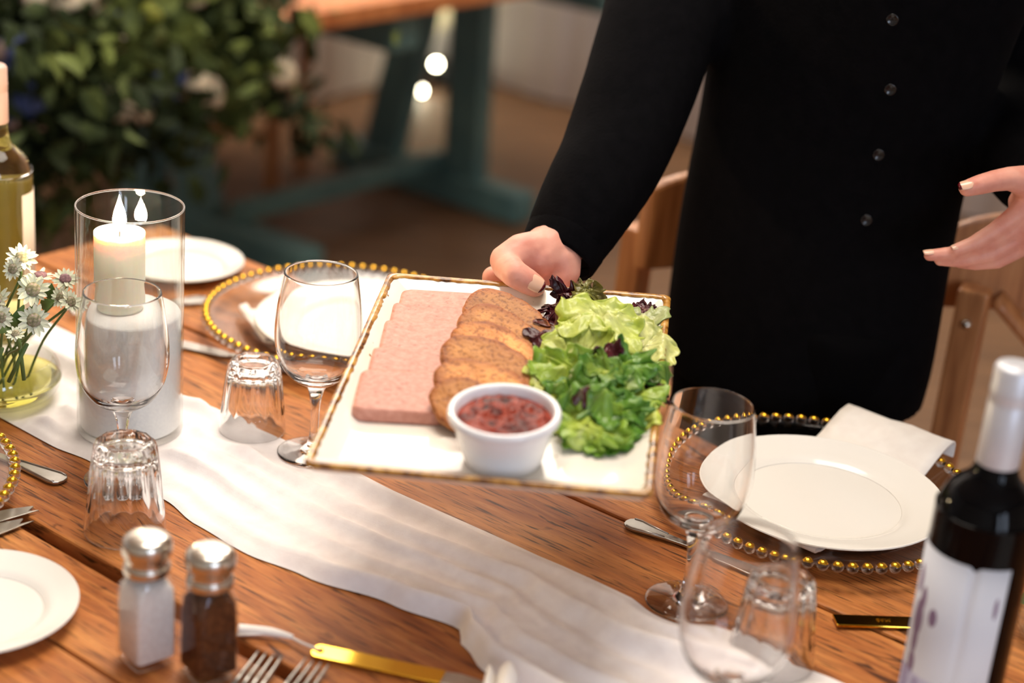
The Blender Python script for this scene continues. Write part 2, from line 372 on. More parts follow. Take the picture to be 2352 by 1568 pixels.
def rings(name, rs, m, parent=None, cap=True, subdiv=None):
    n = len(rs[0]); vs = [p for r in rs for p in r]; fs = []
    for k in range(len(rs)-1):
        for i in range(n): j = (i+1) % n; fs.append((k*n+i, k*n+j, (k+1)*n+j, (k+1)*n+i))
    if cap: fs.append(tuple(range(n))[::-1]); fs.append(tuple(range((len(rs)-1)*n, len(rs)*n)))
    return mesh(name, vs, fs, m, parent)
def glaze(name):
    m, n, l, b = base_mat(name)
    tc = n.new('ShaderNodeTexCoord'); nz = n.new('ShaderNodeTexNoise'); nz.inputs['Scale'].default_value = 85; nz.inputs['Detail'].default_value = 2
    big = n.new('ShaderNodeTexNoise'); big.inputs['Scale'].default_value = 16
    l.new(tc.outputs['Object'], nz.inputs['Vector']); l.new(tc.outputs['Object'], big.inputs['Vector'])
    r = n.new('ShaderNodeValToRGB'); e = r.color_ramp.elements; e[0].position = .715; e[0].color = (0, 0, 0, 1); e[1].position = .745; e[1].color = (1, 1, 1, 1); l.new(nz.outputs['Fac'], r.inputs[0])
    cm = n.new('ShaderNodeValToRGB'); f = cm.color_ramp.elements; f[0].position = .35; f[0].color = S(238, 232, 226); f[1].position = .7; f[1].color = S(244, 236, 218); l.new(big.outputs['Fac'], cm.inputs[0])
    mx = n.new('ShaderNodeMix'); mx.data_type = 'RGBA'; l.new(r.outputs[0], mx.inputs[0]); l.new(cm.outputs[0], mx.inputs[6]); mx.inputs[7].default_value = S(150, 104, 48)
    l.new(mx.outputs[2], b.inputs['Base Color']); b.inputs['Roughness'].default_value = .12; return m
MT['glaze'] = glaze('speckled_white_glaze')
MT['rim'] = noisy('golden_brown_rim_glaze', [(.31, S(62, 34, 14)), (.42, S(128, 80, 28)), (.55, S(186, 134, 58)), (.75, S(218, 176, 104))], 90, (1, 1, 1), rough=.25, detail=8, coat=.3)
plat = thing('serving_platter', 'white rectangular speckled platter with golden brown rim carrying the starters', 'platter')
plat.matrix_world = PM
def dish():
    rs = []
    for dx, z in ((.1, FLOOR), (.031, FLOOR), (.024, FLOOR+.0006), (.014, FLOOR+.0052), (.007, FLOOR+.0100), (.0035, FLOOR+.0120)):
        rs.append(rrect(HX-dx, HY-dx, (.007+dx*.16) if dx < .06 else .02, z))
    for dx, z in ((.0010, -.0026), (.0030, -.0075), (.014, -.0120), (.030, -.0162), (.036, -.0185), (.048, -.0185), (.052, -.0168), (.1, -.0165)):
        rs.append(rrect(HX-dx, HY-dx, .007+dx*.16, z))
    rs = rs[:6]+[rrect(HX-.0012, HY-.0012, .0068, -.0010)]+rs[6:]
    # close both flat middles
    return rings('dish', rs, MT['glaze'], plat)
dish()
def band():
    rs = []; N = 40
    def path(hx, hy, r):
        out = rrect(hx, hy, r, 0, 8); dense = []
        for i in range(len(out)):
            a, b = Vector(out[i]), Vector(out[(i+1) % len(out)]); k = max(1, int((b-a).length/.004))
            dense += [a.lerp(b, j/k) for j in range(k)]
        return dense
    base = path(HX, HY, .007); n = len(base); prof = [(.0060, -.0016), (.0056, -.0004), (.0034, .0008), (.0014, .0010), (-.0002, .0004), (-.0008, -.0012), (-.0006, -.0034)]
    for k, (ins, z) in enumerate(prof):
        row = []
        for p in base:
            w_ = 1+.22*noise.noise(Vector((p.x*130, p.y*130, 3)))+.16*noise.noise(Vector((p.x*300, p.y*300, 8)))
            i2 = ins*(w_ if k < 2 else 1)
            row.append((p.x*(HX-i2)/HX, p.y*(HY-i2)/HY, z))
        rs.append(row)
    return rings('rim_band', rs, MT['rim'], plat, cap=False)
tag(band(), 'golden brown worn glaze band', None)
# pate slices: the slice nearest the chutney lies over the one behind it
def pate_mat():
    m, n, l, b = base_mat('pink_pate')
    tc = n.new('ShaderNodeTexCoord'); oi = n.new('ShaderNodeObjectInfo'); ad = n.new('ShaderNodeVectorMath'); ad.operation = 'ADD'; l.new(tc.outputs['Object'], ad.inputs[0]); l.new(oi.outputs['Random'], ad.inputs[1])
    def nz(sc_, det, st=(1, 1, 1)):
        mp = n.new('ShaderNodeMapping'); mp.inputs['Scale'].default_value = st; l.new(ad.outputs[0], mp.inputs[0])
        t = n.new('ShaderNodeTexNoise'); t.inputs['Scale'].default_value = sc_; t.inputs['Detail'].default_value = det; l.new(mp.outputs[0], t.inputs['Vector']); return t.outputs['Fac']
    def rmp(f, stops):
        r = n.new('ShaderNodeValToRGB'); e = r.color_ramp.elements
        while len(e) < len(stops): e.new(.5)
        for k, (q_, c) in zip(e, stops): k.position = q_; k.color = c
        l.new(f, r.inputs[0]); return r.outputs[0]
    c = rmp(nz(210, 5), [(.2, S(180, 118, 100)), (.5, S(199, 139, 121)), (.8, S(214, 157, 139))])
    pit = nz(190, 3, (1, 1, 1)); area_ = nz(38, 2)
    mul = n.new('ShaderNodeMath'); mul.operation = 'MULTIPLY_ADD'; mul.inputs[1].default_value = .30; l.new(area_, mul.inputs[0]); l.new(pit, mul.inputs[2])
    pm = rmp(mul.outputs[0], [(.475, (.52, .36, .34, 1)), (.52, (1, 1, 1, 1))])
    mx = n.new('ShaderNodeMix'); mx.data_type = 'RGBA'; mx.blend_type = 'MULTIPLY'; mx.inputs[0].default_value = .5; l.new(c, mx.inputs[6]); l.new(pm, mx.inputs[7])
    l.new(mx.outputs[2], b.inputs['Base Color']); b.inputs['Roughness'].default_value = .5; b.inputs['Specular IOR Level'].default_value = .4
    bp = n.new('ShaderNodeBump'); bp.inputs['Strength'].default_value = .35; bp.inputs['Distance'].default_value = .0010; l.new(pit, bp.inputs['Height']); l.new(bp.outputs[0], b.inputs['Normal']); return m
MT['pate'] = pate_mat()
def slab(name, pts, th, m, nz=.0006, dome=0, rim=.0022):
    # closed outline (local xy) -> thick rounded slice
    c = Vector((sum(p[0] for p in pts)/len(pts), sum(p[1] for p in pts)/len(pts))); rs = []
    lv = [(.15, th), (.45, th), (.72, th), (.9, th), (1-rim*10, th-.0001), (1, th-rim), (1.0, th*.5), (1, rim*.8), (1-rim*10, 0), (.8, 0), (.5, 0), (.2, 0)]
    for s, z in lv:
        row = []
        for p in pts:
            x, y = c.x+(p[0]-c.x)*s, c.y+(p[1]-c.y)*s
            d = noise.noise(Vector((x*120, y*120, z*50)))*nz + noise.noise(Vector((x*420, y*420, z*90)))*nz*.5
            row.append((x+d*(s > .95), y+d*(s > .95), z+(d+dome*(1-s*s) if z > 0 else 0)))
        rs.append(row)
    return rings(name, rs, m)
def smooth_outline(pts, k=6):
    P = [Vector((p[0], p[1])) for p in pts]; n = len(P); out = []
    for i in range(n):
        a, b, c, d = P[i-1], P[i], P[(i+1) % n], P[(i+2) % n]
        for j in range(k):
            t = j/k; out.append(.5*((2*b)+(c-a)*t+(2*a-5*b+4*c-d)*t*t+(3*b-a-3*c+d)*t**3))
    return out
pl_lab = ['pink pate slice lying on top of the row beside the chutney pot', 'second pate slice from the chutney pot in the shingled row', 'third pate slice from the chutney pot, middle of the row', 'fourth pate slice from the chutney pot in the shingled row', 'last pate slice of the row, beside the thumb-side platter edge']
fr_L = [(806, 950), (843, 866), (868, 815), (893, 752), (914, 712)]
fr_R = [(1028, 962), (1018, 868), (1024, 815), (1040, 752), (1060, 712)]
for i in range(5):
    a, b = onp(*fr_L[i], .007), onp(*fr_R[i], .007)
    if i > 0: b.x = a.x+.071
    wd = (b-a).length; ang = math.atan2(b.y-a.y, b.x-a.x)
    if i == 0: ang0 = ang
    nxt = onp(*fr_L[i+1], .007) if i < 4 else None
    L = ((nxt-a).dot(Vector((-math.sin(ang0), math.cos(ang0), 0)))-.0003) if nxt else .034
    o = slab('pate_slice', [(p[0], p[1]) for p in rrect(wd/2, L/2, (.008, .004, .004, .004, .008)[i], 0, 6)], .0115, MT['pate'], .0006)
    for v in o.data.vertices:
        if v.co.z > .004: v.co.z += .0016*(v.co.y/L+.5)*(2 if i < 4 else .5)
    ex, ey = Vector((math.cos(ang0), math.sin(ang0), 0)), Vector((-math.sin(ang0), math.cos(ang0), 0))
    mid = a+ex*wd/2+ey*L/2
    place(o, (mid.x, mid.y, FLOOR+.0001), ang0)
    tag(o, pl_lab[i], 'pate slice', 'pate slices on the platter')
# toast slices, each let down onto what lies under it
from mathutils.bvhtree import BVHTree
LAID = []
def lay(o, name=None):
    bpy.context.view_layer.update(); dg = bpy.context.evaluated_depsgraph_get(); e = o.evaluated_get(dg); me = e.to_mesh(); M_ = PI_ @ o.matrix_world
    vs = [M_ @ v.co for v in me.vertices]; t_ = BVHTree.FromPolygons(vs, [tuple(f.vertices) for f in me.polygons]); e.to_mesh_clear()
    LAID.append((t_, min(v.x for v in vs), max(v.x for v in vs), min(v.y for v in vs), max(v.y for v in vs)))
DOWN = Vector((0, 0, -1))
def under(x, y):
    z = FLOOR if abs(x) < HX and abs(y) < HY else -1
    for t_, x0, x1, y0, y1 in LAID:
        if x0 <= x <= x1 and y0 <= y <= y1:
            h = t_.ray_cast(Vector((x, y, .3)), DOWN)
            if h[0] is not None: z = max(z, h[0].z)
    return z
for o in list(plat.children): lay(o)
for o in [x for x in bpy.data.objects if x.name.startswith('pate_slice')]: lay(o)
def toast_mat():
    m, n, l, b = base_mat('toasted_bread')
    a = n.new('ShaderNodeVertexColor'); a.layer_name = 'Col'; tc = n.new('ShaderNodeTexCoord')
    oi = n.new('ShaderNodeObjectInfo'); ad = n.new('ShaderNodeVectorMath'); ad.operation = 'ADD'; l.new(tc.outputs['Object'], ad.inputs[0]); l.new(oi.outputs['Random'], ad.inputs[1])
    vo = n.new('ShaderNodeTexNoise'); vo.inputs['Scale'].default_value = 260; vo.inputs['Detail'].default_value = 3; l.new(ad.outputs[0], vo.inputs['Vector'])
    big = n.new('ShaderNodeTexNoise'); big.inputs['Scale'].default_value = 45; big.inputs['Detail'].default_value = 4; l.new(ad.outputs[0], big.inputs['Vector'])
    r = n.new('ShaderNodeValToRGB'); e = r.color_ramp.elements; e[0].position = .38; e[0].color = (.30, .15, .08, 1); e[1].position = .47; e[1].color = (1, 1, 1, 1); l.new(vo.outputs['Fac'], r.inputs[0])
    r2 = n.new('ShaderNodeValToRGB'); e = r2.color_ramp.elements; e[0].position = .3; e[0].color = (.62, .45, .34, 1); e[1].position = .65; e[1].color = (1.15, 1.1, 1, 1); l.new(big.outputs['Fac'], r2.inputs[0])
    m1 = n.new('ShaderNodeMix'); m1.data_type = 'RGBA'; m1.blend_type = 'MULTIPLY'; m1.inputs[0].default_value = .55; l.new(a.outputs[0], m1.inputs[6]); l.new(r.outputs[0], m1.inputs[7])
    m2 = n.new('ShaderNodeMix'); m2.data_type = 'RGBA'; m2.blend_type = 'MULTIPLY'; m2.inputs[0].default_value = .65; l.new(m1.outputs[2], m2.inputs[6]); l.new(r2.outputs[0], m2.inputs[7])
    l.new(m2.outputs[2], b.inputs['Base Color']); b.inputs['Roughness'].default_value = .6
    bp = n.new('ShaderNodeBump'); bp.inputs['Strength'].default_value = .9; bp.inputs['Distance'].default_value = .0016; l.new(vo.outputs['Fac'], bp.inputs['Height']); l.new(bp.outputs[0], b.inputs['Normal']); return m
MT['toast'] = toast_mat()
tl = ['darkest toast slice, tucked under the thumb end of the toast row', 'second toast slice from the thumb in the overlapping row', 'pale toast slice, third from the thumb in the row', 'fourth toast slice from the thumb in the overlapping row', 'fifth toast slice from the thumb, just behind the chutney pot', 'toast slice wedged between the pate and the chutney pot']
tp = [((1164, 746), .049, .031, -44, .012, .66, 6), ((1156, 778), .049, .028, -41, .018, .85, 13), ((1146, 812), .049, .027, -37, .021, 1.3, 17),
      ((1130, 846), .049, .027, -31, .022, .85, 19), ((1118, 888), .046, .026, -22, .022, 1.15, 20), ((1070, 924), .030, .024, -30, .020, .85, 24)]
for i, (px, ax, ay, rot, hh, br, tlt) in enumerate(tp):
    pts = []
    for k in range(44):
        a = 2*math.pi*k/44; q = 1+.03*math.sin(3*a+i)+.02*math.sin(5*a+2*i)
        pts.append((ax*q*math.copysign(abs(math.cos(a))**.9, math.cos(a)), ay*q*math.copysign(abs(math.sin(a))**.9, math.sin(a))))
    o = slab('toast_slice', pts, .0075, MT['toast'], .0011, .0008)
    def tc_(co, idx, ax=ax, ay=ay, br=br, i=i):
        e = math.sqrt((co.x/ax)**2+(co.y/ay)**2); k = max(0, min(1, (e-.72)/.25)); n1 = .5+.5*noise.noise(Vector((co.x*70+i*9, co.y*70, 0)))
        crumb = Vector((.70, .31, .09))*br*(.85+.3*n1); crust = Vector((.36, .105, .020)); c = crumb.lerp(crust, k*k)
        if co.z < .006: c = Vector((.42, .17, .045))
        return (c.x, c.y, c.z, 1)
    paint(o, tc_)
    p = onp(*px, hh); best = None
    low = [v.co.copy() for v in o.data.vertices if v.co.z < .004]
    for ry in (-2, 2, 6, 10, 14):
        R_ = Matrix.Rotation(math.radians(rot), 4, 'Z') @ Matrix.Rotation(math.radians(tlt), 4, 'X') @ Matrix.Rotation(math.radians(ry), 4, 'Y')
        zz = max(under(p.x+w_.x, p.y+w_.y)-w_.z for w_ in (R_ @ c_ for c_ in low))
        if best is None or zz < best[0]: best = (zz, ry)
    place(o, (p.x, p.y, best[0]+.0003), math.radians(rot), math.radians(tlt), math.radians(best[1])); lay(o)
    tag(o, tl[i], 'toast', 'toast slices on the platter')
# chutney pot
rp = onp(1155, 1056, 0)
ram = thing('ramekin', 'small white ramekin pot filled with red chutney', 'ramekin'); place(ram, (rp.x, rp.y, FLOOR+.0003))
pr = spl([(.0, .0), (.026, .0), (.0300, .0015), (.0335, .012), (.0385, .030), (.0398, .0365), (.0436, .0385), (.0442, .0415), (.0430, .0445), (.0408, .0452), (.0388, .0440), (.0375, .040), (.034, .025), (.030, .010), (.024, .006), (0.0, .0055)], 5)
lathe('pot', [(p.x, p.y) for p in pr], MT['ramekin'], ram, 56)
def chut():
    n1, n2 = 26, 60; vs, fs = [(0, 0, .0415)], []
    for k in range(1, n1+1):
        for i in range(n2):
            a = 2*math.pi*i/n2; r = .0372*k/n1; x, y = r*math.cos(a), r*math.sin(a)
            q = noise.voronoi(Vector((x*170, y*170, 1.3)))[0]; h = .0050*(1-min(1, q[0]*1.3))+.003*noise.noise(Vector((x*60, y*60, 5)))
            f = 1-(k/n1)**6
            vs.append((x, y, .0365+h*f+.002*f))
    for i in range(n2): fs.append((0, 1+i, 1+(i+1) % n2))
    for k in range(n1-1):
        for i in range(n2): j = (i+1) % n2; fs.append((1+k*n2+i, 1+(k+1)*n2+i, 1+(k+1)*n2+j, 1+k*n2+j))
    o = mesh('chutney', vs, fs, noisy('red_chutney', [(.30, S(52, 10, 6)), (.45, S(104, 24, 10)), (.6, S(156, 52, 20)), (.70, S(100, 26, 36)), (.82, S(164, 76, 40))], 95, rough=.5, detail=3, coat=.0, spec=.4, dist=.5))
    place(o, (rp.x, rp.y, FLOOR+.0003)); tag(o, 'chunky dark red chutney filling the white ramekin', 'chutney', kind='stuff')
chut()
# salad leaves, laid one upon another from the lowest up
def settle(o, vs_i, clear=.0013):
    M_ = PI_ @ o.matrix_world; Mi = M_.inverted(); me = o.data; P_ = [M_ @ v.co for v in me.vertices]
    nb = [[] for _ in P_]
    for e in me.edges: a_, b_ = e.vertices; nb[a_].append(b_); nb[b_].append(a_)
    for v in P_:                       # keep clear of the chutney pot
        d_ = Vector((v.x-rp.x, v.y-rp.y)); rr_ = .0462
        if d_.length < rr_: d_ = d_.normalized()*(rr_+.0008); v.x, v.y = rp.x+d_.x, rp.y+d_.y
    for it in range(2):
        dz = [max(0, under(v.x, v.y)+clear-v.z) for v in P_]
        for k in range(3): dz = [max(d_, sum(dz[j] for j in n_)/len(n_)) for d_, n_ in zip(dz, nb)]
        for v, d_ in zip(P_, dz): v.z += d_
    for v, w_ in zip(me.vertices, P_): v.co = Mi @ w_
    me.update(); lay(o)
MT['leaf'] = vcol_mat('salad_leaf', rough=.32, spec=.5, bump=.5, bscale=160, trans_w=.28)
def leaf(name, seed, sx, sy, c_in, c_out, ruff, cup, freq, jag=.1):
    rnd = random.Random(seed); n1, n2 = 16, 84; vs, fs = [], []; info = []
    ph = [rnd.uniform(0, 6.28) for _ in range(6)]; off = Vector((rnd.uniform(0, 50), rnd.uniform(0, 50), rnd.uniform(0, 50)))
    vs.append(Vector((0, 0, 0))); info.append((0, 0))
    for k in range(1, n1+1):
        r = k/n1
        for i in range(n2):
            a = 2*math.pi*i/n2
            ca, sa = math.cos(a), math.sin(a)
            e = 1+jag*(3.2*noise.noise(Vector((ca*1.5, sa*1.5, 0))+off)+2.0*noise.noise(Vector((ca*3.6, sa*3.6, 7))+off)*r+(.9+12*(jag-.11))*noise.noise(Vector((ca*8, sa*8, 3))+off)*r**2)
            x, y = sx*r*e*ca+sx*.35*(1-r)*math.cos(ph[0]), sy*r*e*sa+sy*.35*(1-r)*math.sin(ph[0])
            q3 = Vector((x*40, y*40, 0))+off; q4 = Vector((x*95, y*95, 9))+off
            z = ruff*(1.9*noise.noise(q3)+1.1*r*noise.noise(q4)+1.4*r**2*noise.noise(Vector((ca*4, sa*4, 2))+off)+.55*r**3*noise.noise(Vector((ca*9, sa*9, 2))+off))
            z += cup*r*r*(1+math.cos(a-ph[2])) + .0018*noise.noise(Vector((x*330, y*330, 3))+off)
            w_ = ruff*1.3*r**1.5; x += w_*noise.noise(Vector((ca*6, sa*6, r*3))+off*2); y += w_*noise.noise(Vector((ca*6, sa*6, r*3+5))+off*3)
            vs.append(Vector((x, y, z))); info.append((r, a))
    for i in range(n2): fs.append((0, 1+i, 1+(i+1) % n2))
    for k in range(n1-1):
        for i in range(n2): j = (i+1) % n2; fs.append((1+k*n2+i, 1+(k+1)*n2+i, 1+(k+1)*n2+j, 1+k*n2+j))
    o = mesh(name, vs, fs, MT['leaf']); subsurf(o, 1); solid(o, .0007)
    ci, co_ = Vector(c_in[:3]), Vector(c_out[:3])
    def pc(co, idx):
        r, a = info[idx]; n_ = noise.noise(co*90+off); k = max(0, min(1, r*.9+.4*n_)); c = ci.lerp(co_, k)*(1+.25*noise.noise(co*220+off))
        vein = math.exp(-(math.sin((a-ph[0])/2+.3*noise.noise(co*60+off))/.07)**2)*.7*(1-r*.8); c = c.lerp(Vector(S(226, 232, 170)[:3]), vein); return (c.x, c.y, c.z, 1)
    paint(o, pc); return o
PALE, LIME, MIDG, DARKG, RED, REDD = S(230, 234, 160), S(200, 214, 90), S(150, 188, 70), S(88, 142, 54), S(112, 36, 40), S(66, 14, 26)
# pixel, height above the floor of the platter, half sizes, colours, ruffle, cup, freq, yaw, tilt x, tilt y, label
LV = [((1372, 722), .034, .036, .031, PALE, LIME, .0050, .004, 7, 20, 22, 10, 'large pale crinkled romaine leaf crowning the salad by the platter edge', 'romaine leaf'),
      ((1330, 775), .030, .030, .026, PALE, S(200, 216, 90), .0055, .002, 8, 70, 28, -12, 'pale lime leaf just below the crowning romaine leaf', 'romaine leaf'),
      ((1474, 786), .014, .026, .032, S(232, 232, 168), S(214, 218, 130), .0035, .003, 6, 10, 12, 14, 'flat cream-yellow leaf lying against the golden rim', 'romaine leaf'),
      ((1452, 740), .012, .030, .022, S(220, 216, 178), S(176, 190, 120), .004, .002, 7, 60, 8, 12, 'pale greyish leaf under the cream-yellow leaf', 'romaine leaf'),
      ((1430, 830), .034, .026, .024, MIDG, DARKG, .0075, .002, 9, 130, 30, 8, 'dark green frilly leaf on top of the salad heap', 'frilly leaf'),
      ((1390, 850), .036, .022, .026, LIME, DARKG, .008, .000, 9, 40, 34, -6, 'green frilly leaf with lime ribs in the middle of the heap', 'frilly leaf'),
      ((1310, 830), .034, .030, .022, LIME, MIDG, .007, .003, 8, 160, 30, -14, 'mid-green leaf leaning over the toast side of the salad', 'frilly leaf'),
      ((1335, 880), .034, .028, .022, MIDG, DARKG, .0075, .001, 9, 200, 36, -10, 'dark green leaf sloping towards the chutney pot', 'frilly leaf'),
      ((1268, 838), .020, .018, .015, PALE, LIME, .006, .001, 8, 100, 20, -10, 'small yellow-green frill beside the toast', 'frilly leaf'),
      ((1262, 880), .016, .018, .015, PALE, S(196, 204, 60), .006, .001, 8, 30, 22, -14, 'yellow curled frill between toast and chutney pot', 'frilly leaf'),
      ((1300, 925), .024, .020, .018, S(214, 216, 80), S(170, 190, 60), .006, .002, 7, 260, 30, -8, 'bright yellow leaf against the chutney pot', 'frilly leaf'),
      ((1360, 945), .026, .026, .022, LIME, MIDG, .0075, .002, 8, 310, 36, -4, 'lime green leaf folded over at the front of the salad', 'frilly leaf'),
      ((1420, 920), .028, .024, .022, MIDG, DARKG, .008, .000, 9, 20, 34, 6, 'crumpled mid-green leaf at the core of the salad', 'frilly leaf'),
      ((1450, 900), .022, .022, .022, LIME, MIDG, .007, .002, 8, 80, 28, 14, 'lime leaf on the rim side of the salad', 'frilly leaf'),
      ((1456, 950), .012, .020, .016, S(222, 220, 110), LIME, .005, .002, 7, 140, 22, 12, 'yellow-green leaf resting near the golden rim', 'frilly leaf'),
      ((1385, 990), .012, .030, .018, LIME, S(96, 160, 40), .0065, .002, 9, 190, 26, 2, 'bright green leaf at the chutney-side foot of the salad', 'frilly leaf'),
      ((1335, 975), .010, .020, .016, LIME, MIDG, .0065, .002, 8, 60, 26, -8, 'green leaf tip beside the chutney pot', 'frilly leaf'),
      ((1420, 1005), .006, .018, .014, MIDG, S(80, 146, 40), .005, .002, 8, 250, 20, 4, 'fresh green leaf tip touching the platter glaze', 'frilly leaf'),
      ((1400, 870), .020, .040, .040, LIME, MIDG, .008, .000, 8, 10, 14, 4, 'broad green leaf buried under the salad heap', 'frilly leaf'),
      ((1360, 800), .018, .036, .036, PALE, LIME, .007, .000, 8, 70, 14, 4, 'broad pale leaf bedded under the salad heap', 'frilly leaf'),
      ((1486, 860), .012, .016, .018, LIME, DARKG, .006, .001, 8, 10, 20, 18, 'small green frill poking out by the golden rim', 'frilly leaf'),
      ((1288, 704), .014, .022, .019, S(84, 22, 32), REDD, .0075, .000, 10, 20, 20, -8, 'dark burgundy frilly leaf beside the thumb', 'red leaf'),
      ((1312, 674), .018, .018, .010, S(96, 30, 34), REDD, .007, .000, 10, 150, 36, 0, 'curled burgundy frill at the platter edge behind the thumb', 'red leaf'),
      ((1350, 672), .020, .018, .014, S(150, 150, 70), S(110, 96, 44), .006, .002, 7, 90, 40, 0, 'olive green and bronze leaf standing at the platter edge', 'red leaf'),
      ((1296, 742), .016, .020, .018, S(140, 120, 70), RED, .006, .000, 9, 50, 18, -6, 'bronze leaf half hidden between toast and romaine', 'red leaf'),
      ((1470, 708), .006, .012, .008, RED, REDD, .005, .000, 9, 20, 14, 4, 'scrap of burgundy leaf near the platter corner', 'red leaf'),
      ((1396, 792), .040, .014, .010, RED, REDD, .005, .000, 9, 60, 22, 4, 'burgundy scrap in the middle of the green leaves', 'red leaf'),
      ((1254, 780), .022, .012, .016, RED, REDD, .006, .000, 9, 60, 30, -8, 'burgundy scrap standing against the toast', 'red leaf'),
      ((1498, 905), .010, .012, .014, RED, REDD, .005, .000, 9, 0, 20, 10, 'burgundy scrap under the frills by the golden rim', 'red leaf'),
      ((1362, 918), .027, .012, .012, RED, REDD, .005, .000, 9, 0, 20, 0, 'burgundy scrap in the shadowed hollow of the salad', 'red leaf')]
for i, (px, hh, sx, sy, ci, co_, rf, cp, fq, yaw, tx, ty, lab, cat) in sorted(enumerate(LV), key=lambda t_: t_[1][1]-(.02 if 'broad' in t_[1][12] else 0)):
    hh0 = hh; hh = hh*.62
    o = leaf('salad_leaf', 100+i, sx*(1.0 if cat == 'red leaf' else 1.12), sy*(1.0 if cat == 'red leaf' else 1.12), ci, co_, rf, cp, fq, .16 if cat == 'red leaf' else .11)
    p = onp(*px, hh0)
    o.matrix_world = PM @ Matrix.Translation((p.x, p.y, FLOOR+hh)) @ Matrix.Rotation(math.radians(tx), 4, 'X') @ Matrix.Rotation(math.radians(ty), 4, 'Y') @ Matrix.Rotation(math.radians(yaw), 4, 'Z')
    bpy.context.view_layer.update(); settle(o, i)
    tag(o, lab, 'salad leaf', 'salad leaves on the platter')
# ------------------------------------------------------------------ glassware
def wine_glass(rim_px, h, label, lz=0):
    p = at(*rim_px, .75+lz+h); g = thing('wine_glass', label, 'wine glass', (p.x, p.y, .75+lz), random.uniform(0, 6), 'wine glasses on the table')
    k = h/.187
    out = spl([(.0115, .074), (.019, .0775), (.0285, .085), (.0365, .098), (.0408, .115), (.0415, .131), (.0400, .150), (.0372, .170), (.0345, .1862)], 6)
    inn = spl([(.0330, .1868), (.0332, .1858), (.0358, .170), (.0386, .150), (.0400, .131), (.0393, .115), (.0352, .099), (.0270, .0875), (.016, .0825), (.004, .0815), (0, .0815)], 6)
    prof = [(q.x, q.y) for q in out]+[(.0342, .1872), (.0337, .1873)]+[(q.x, q.y) for q in inn]
    b = lathe('bowl', [(r, z*k) for r, z in prof], MT['glass'], g, 56)
    st = spl([(.0115, .074), (.0075, .066), (.0048, .052), (.0042, .036), (.0047, .020), (.0070, .0105)], 6)
    lathe('stem', [(q.x, q.y*k) for q in st][::-1], MT['glass'], g, 32)
    ft = spl([(.0070, .0105), (.0125, .0065), (.022, .0042), (.031, .0028), (.0345, .0018), (.0350, .0010), (.0345, .0003), (.030, .0002), (.0, .0004)], 5)
    lathe('foot', [(q.x, q.y*k) for q in ft][::-1], MT['glass'], g, 48)
    return g
wine_glass((281, 670), .186, 'empty wine glass standing in front of the lit candle vase', .0014)
wine_glass((738, 626), .187, 'empty wine glass behind the pate side of the platter', .0014)
wine_glass((1638, 928), .187, 'empty wine glass beside the corner of the platter, before the napkin plate')
wine_glass((1722, 1245), .187, 'empty wine glass on the runner beside the red wine bottle', .0014)
def tumbler(top_px, h, label, sc_=1, lz=0):
    # stands upside down: thick fluted base uppermost
    p = at(*top_px, .75+lz+h); N = 120; fl = 12
    def fr(k, a, r, z):
        if k < no:
            zz = z/h; fade = max(0, min(1, (zz-.25)/.12))*(.45+.55*zz)*(1 if zz < .93 else .5); c = abs(math.sin(fl*a/2)); return (r*(1-.085*fade*c**.7), z)
        return (r, z)
    outer = spl([(.0352, .0002), (.0354, .004), (.0345, .016), (.0330, .032), (.0312, .052), (.0294, .068), (.0276, .078), (.0245, .0838), (.020, .0850), (.0165, .0838), (.008, .0828), (.0, .0825)], 5)
    inner = spl([(.0, .0690), (.012, .0692), (.0205, .0675), (.0245, .0625), (.0272, .050), (.0300, .032), (.0322, .016), (.0336, .003), (.0342, .0002), (.0352, .0002)], 5)
    no = 42; k = h/.085
    prof = [(q.x*sc_, q.y*k) for q in outer]+[(q.x*sc_, q.y*k) for q in inner]
    o = lathe('tumbler', prof, MT['glass'], None, N, fr); o.location = (p.x, p.y, .75+lz); o.rotation_euler.z = random.uniform(0, 1)
    return tag(o, label, 'tumbler', 'upturned tumblers on the table')
tumbler((287, 1010), .088, 'upturned fluted tumbler behind the salt shaker')
tumbler((584, 826), .075, 'upturned fluted tumbler beside the beaded charger, behind the runner', .93, .0014)
tumbler((1800, 1322), .078, 'upturned fluted tumbler between wine glass and red wine bottle', 1, .0014)
# ------------------------------------------------------------------ chargers, plates
bm = bmesh.new(); bmesh.ops.create_icosphere(bm, subdivisions=2, radius=.0056); bead_me = bpy.data.meshes.new('bead'); bm.to_mesh(bead_me); bm.free()
bead_me.materials.append(mat('bead_glass', (.95, .95, .95, 1), .02, trans=1, ior=1.45)); bead_me.materials.append(MT['gold'])
for p in bead_me.polygons: p.use_smooth = True; p.material_index = 1 if p.center.z > .0030 else 0
def charger(cx, cy, label, R=.1555, view=None):
    c = thing('charger_plate', label, 'charger plate', (cx, cy, .7505), 0, 'beaded glass chargers')
    prof = [(0, .0105), (.05, .0105), (.10, .0105), (.112, .0110), (.122, .0128), (.132, .0155), (.142, .0180), (R-.006, .0195), (R-.003, .0200), (R-.003, .0175), (R-.008, .0165), (.142, .0150), (.132, .0125), (.122, .0098), (.112, .0080), (.101, .0072), (.099, .0004), (.097, .0), (.092, .0), (.090, .0004), (.088, .0075), (.05, .0075), (0, .0075)]
    lathe('plate', prof, MT['charger'], c, 72)
    nb = 74
    for i in range(nb):
        a = 2*math.pi*(i+.3)/nb; o = bpy.data.objects.new('bead', bead_me); COL.objects.link(o); o.parent = c; o.location = (R*math.cos(a), R*math.sin(a), .0215)
    return c
charger(.305, 1.504, 'clear beaded charger under the plate with the white napkin, beside the red wine bottle')
charger(-.192, 1.834, 'clear gold-beaded charger behind the wine glass and platter')
charger(-.585, 1.350, 'clear gold-beaded charger beside the cutlery and bread plate, left of the candle')
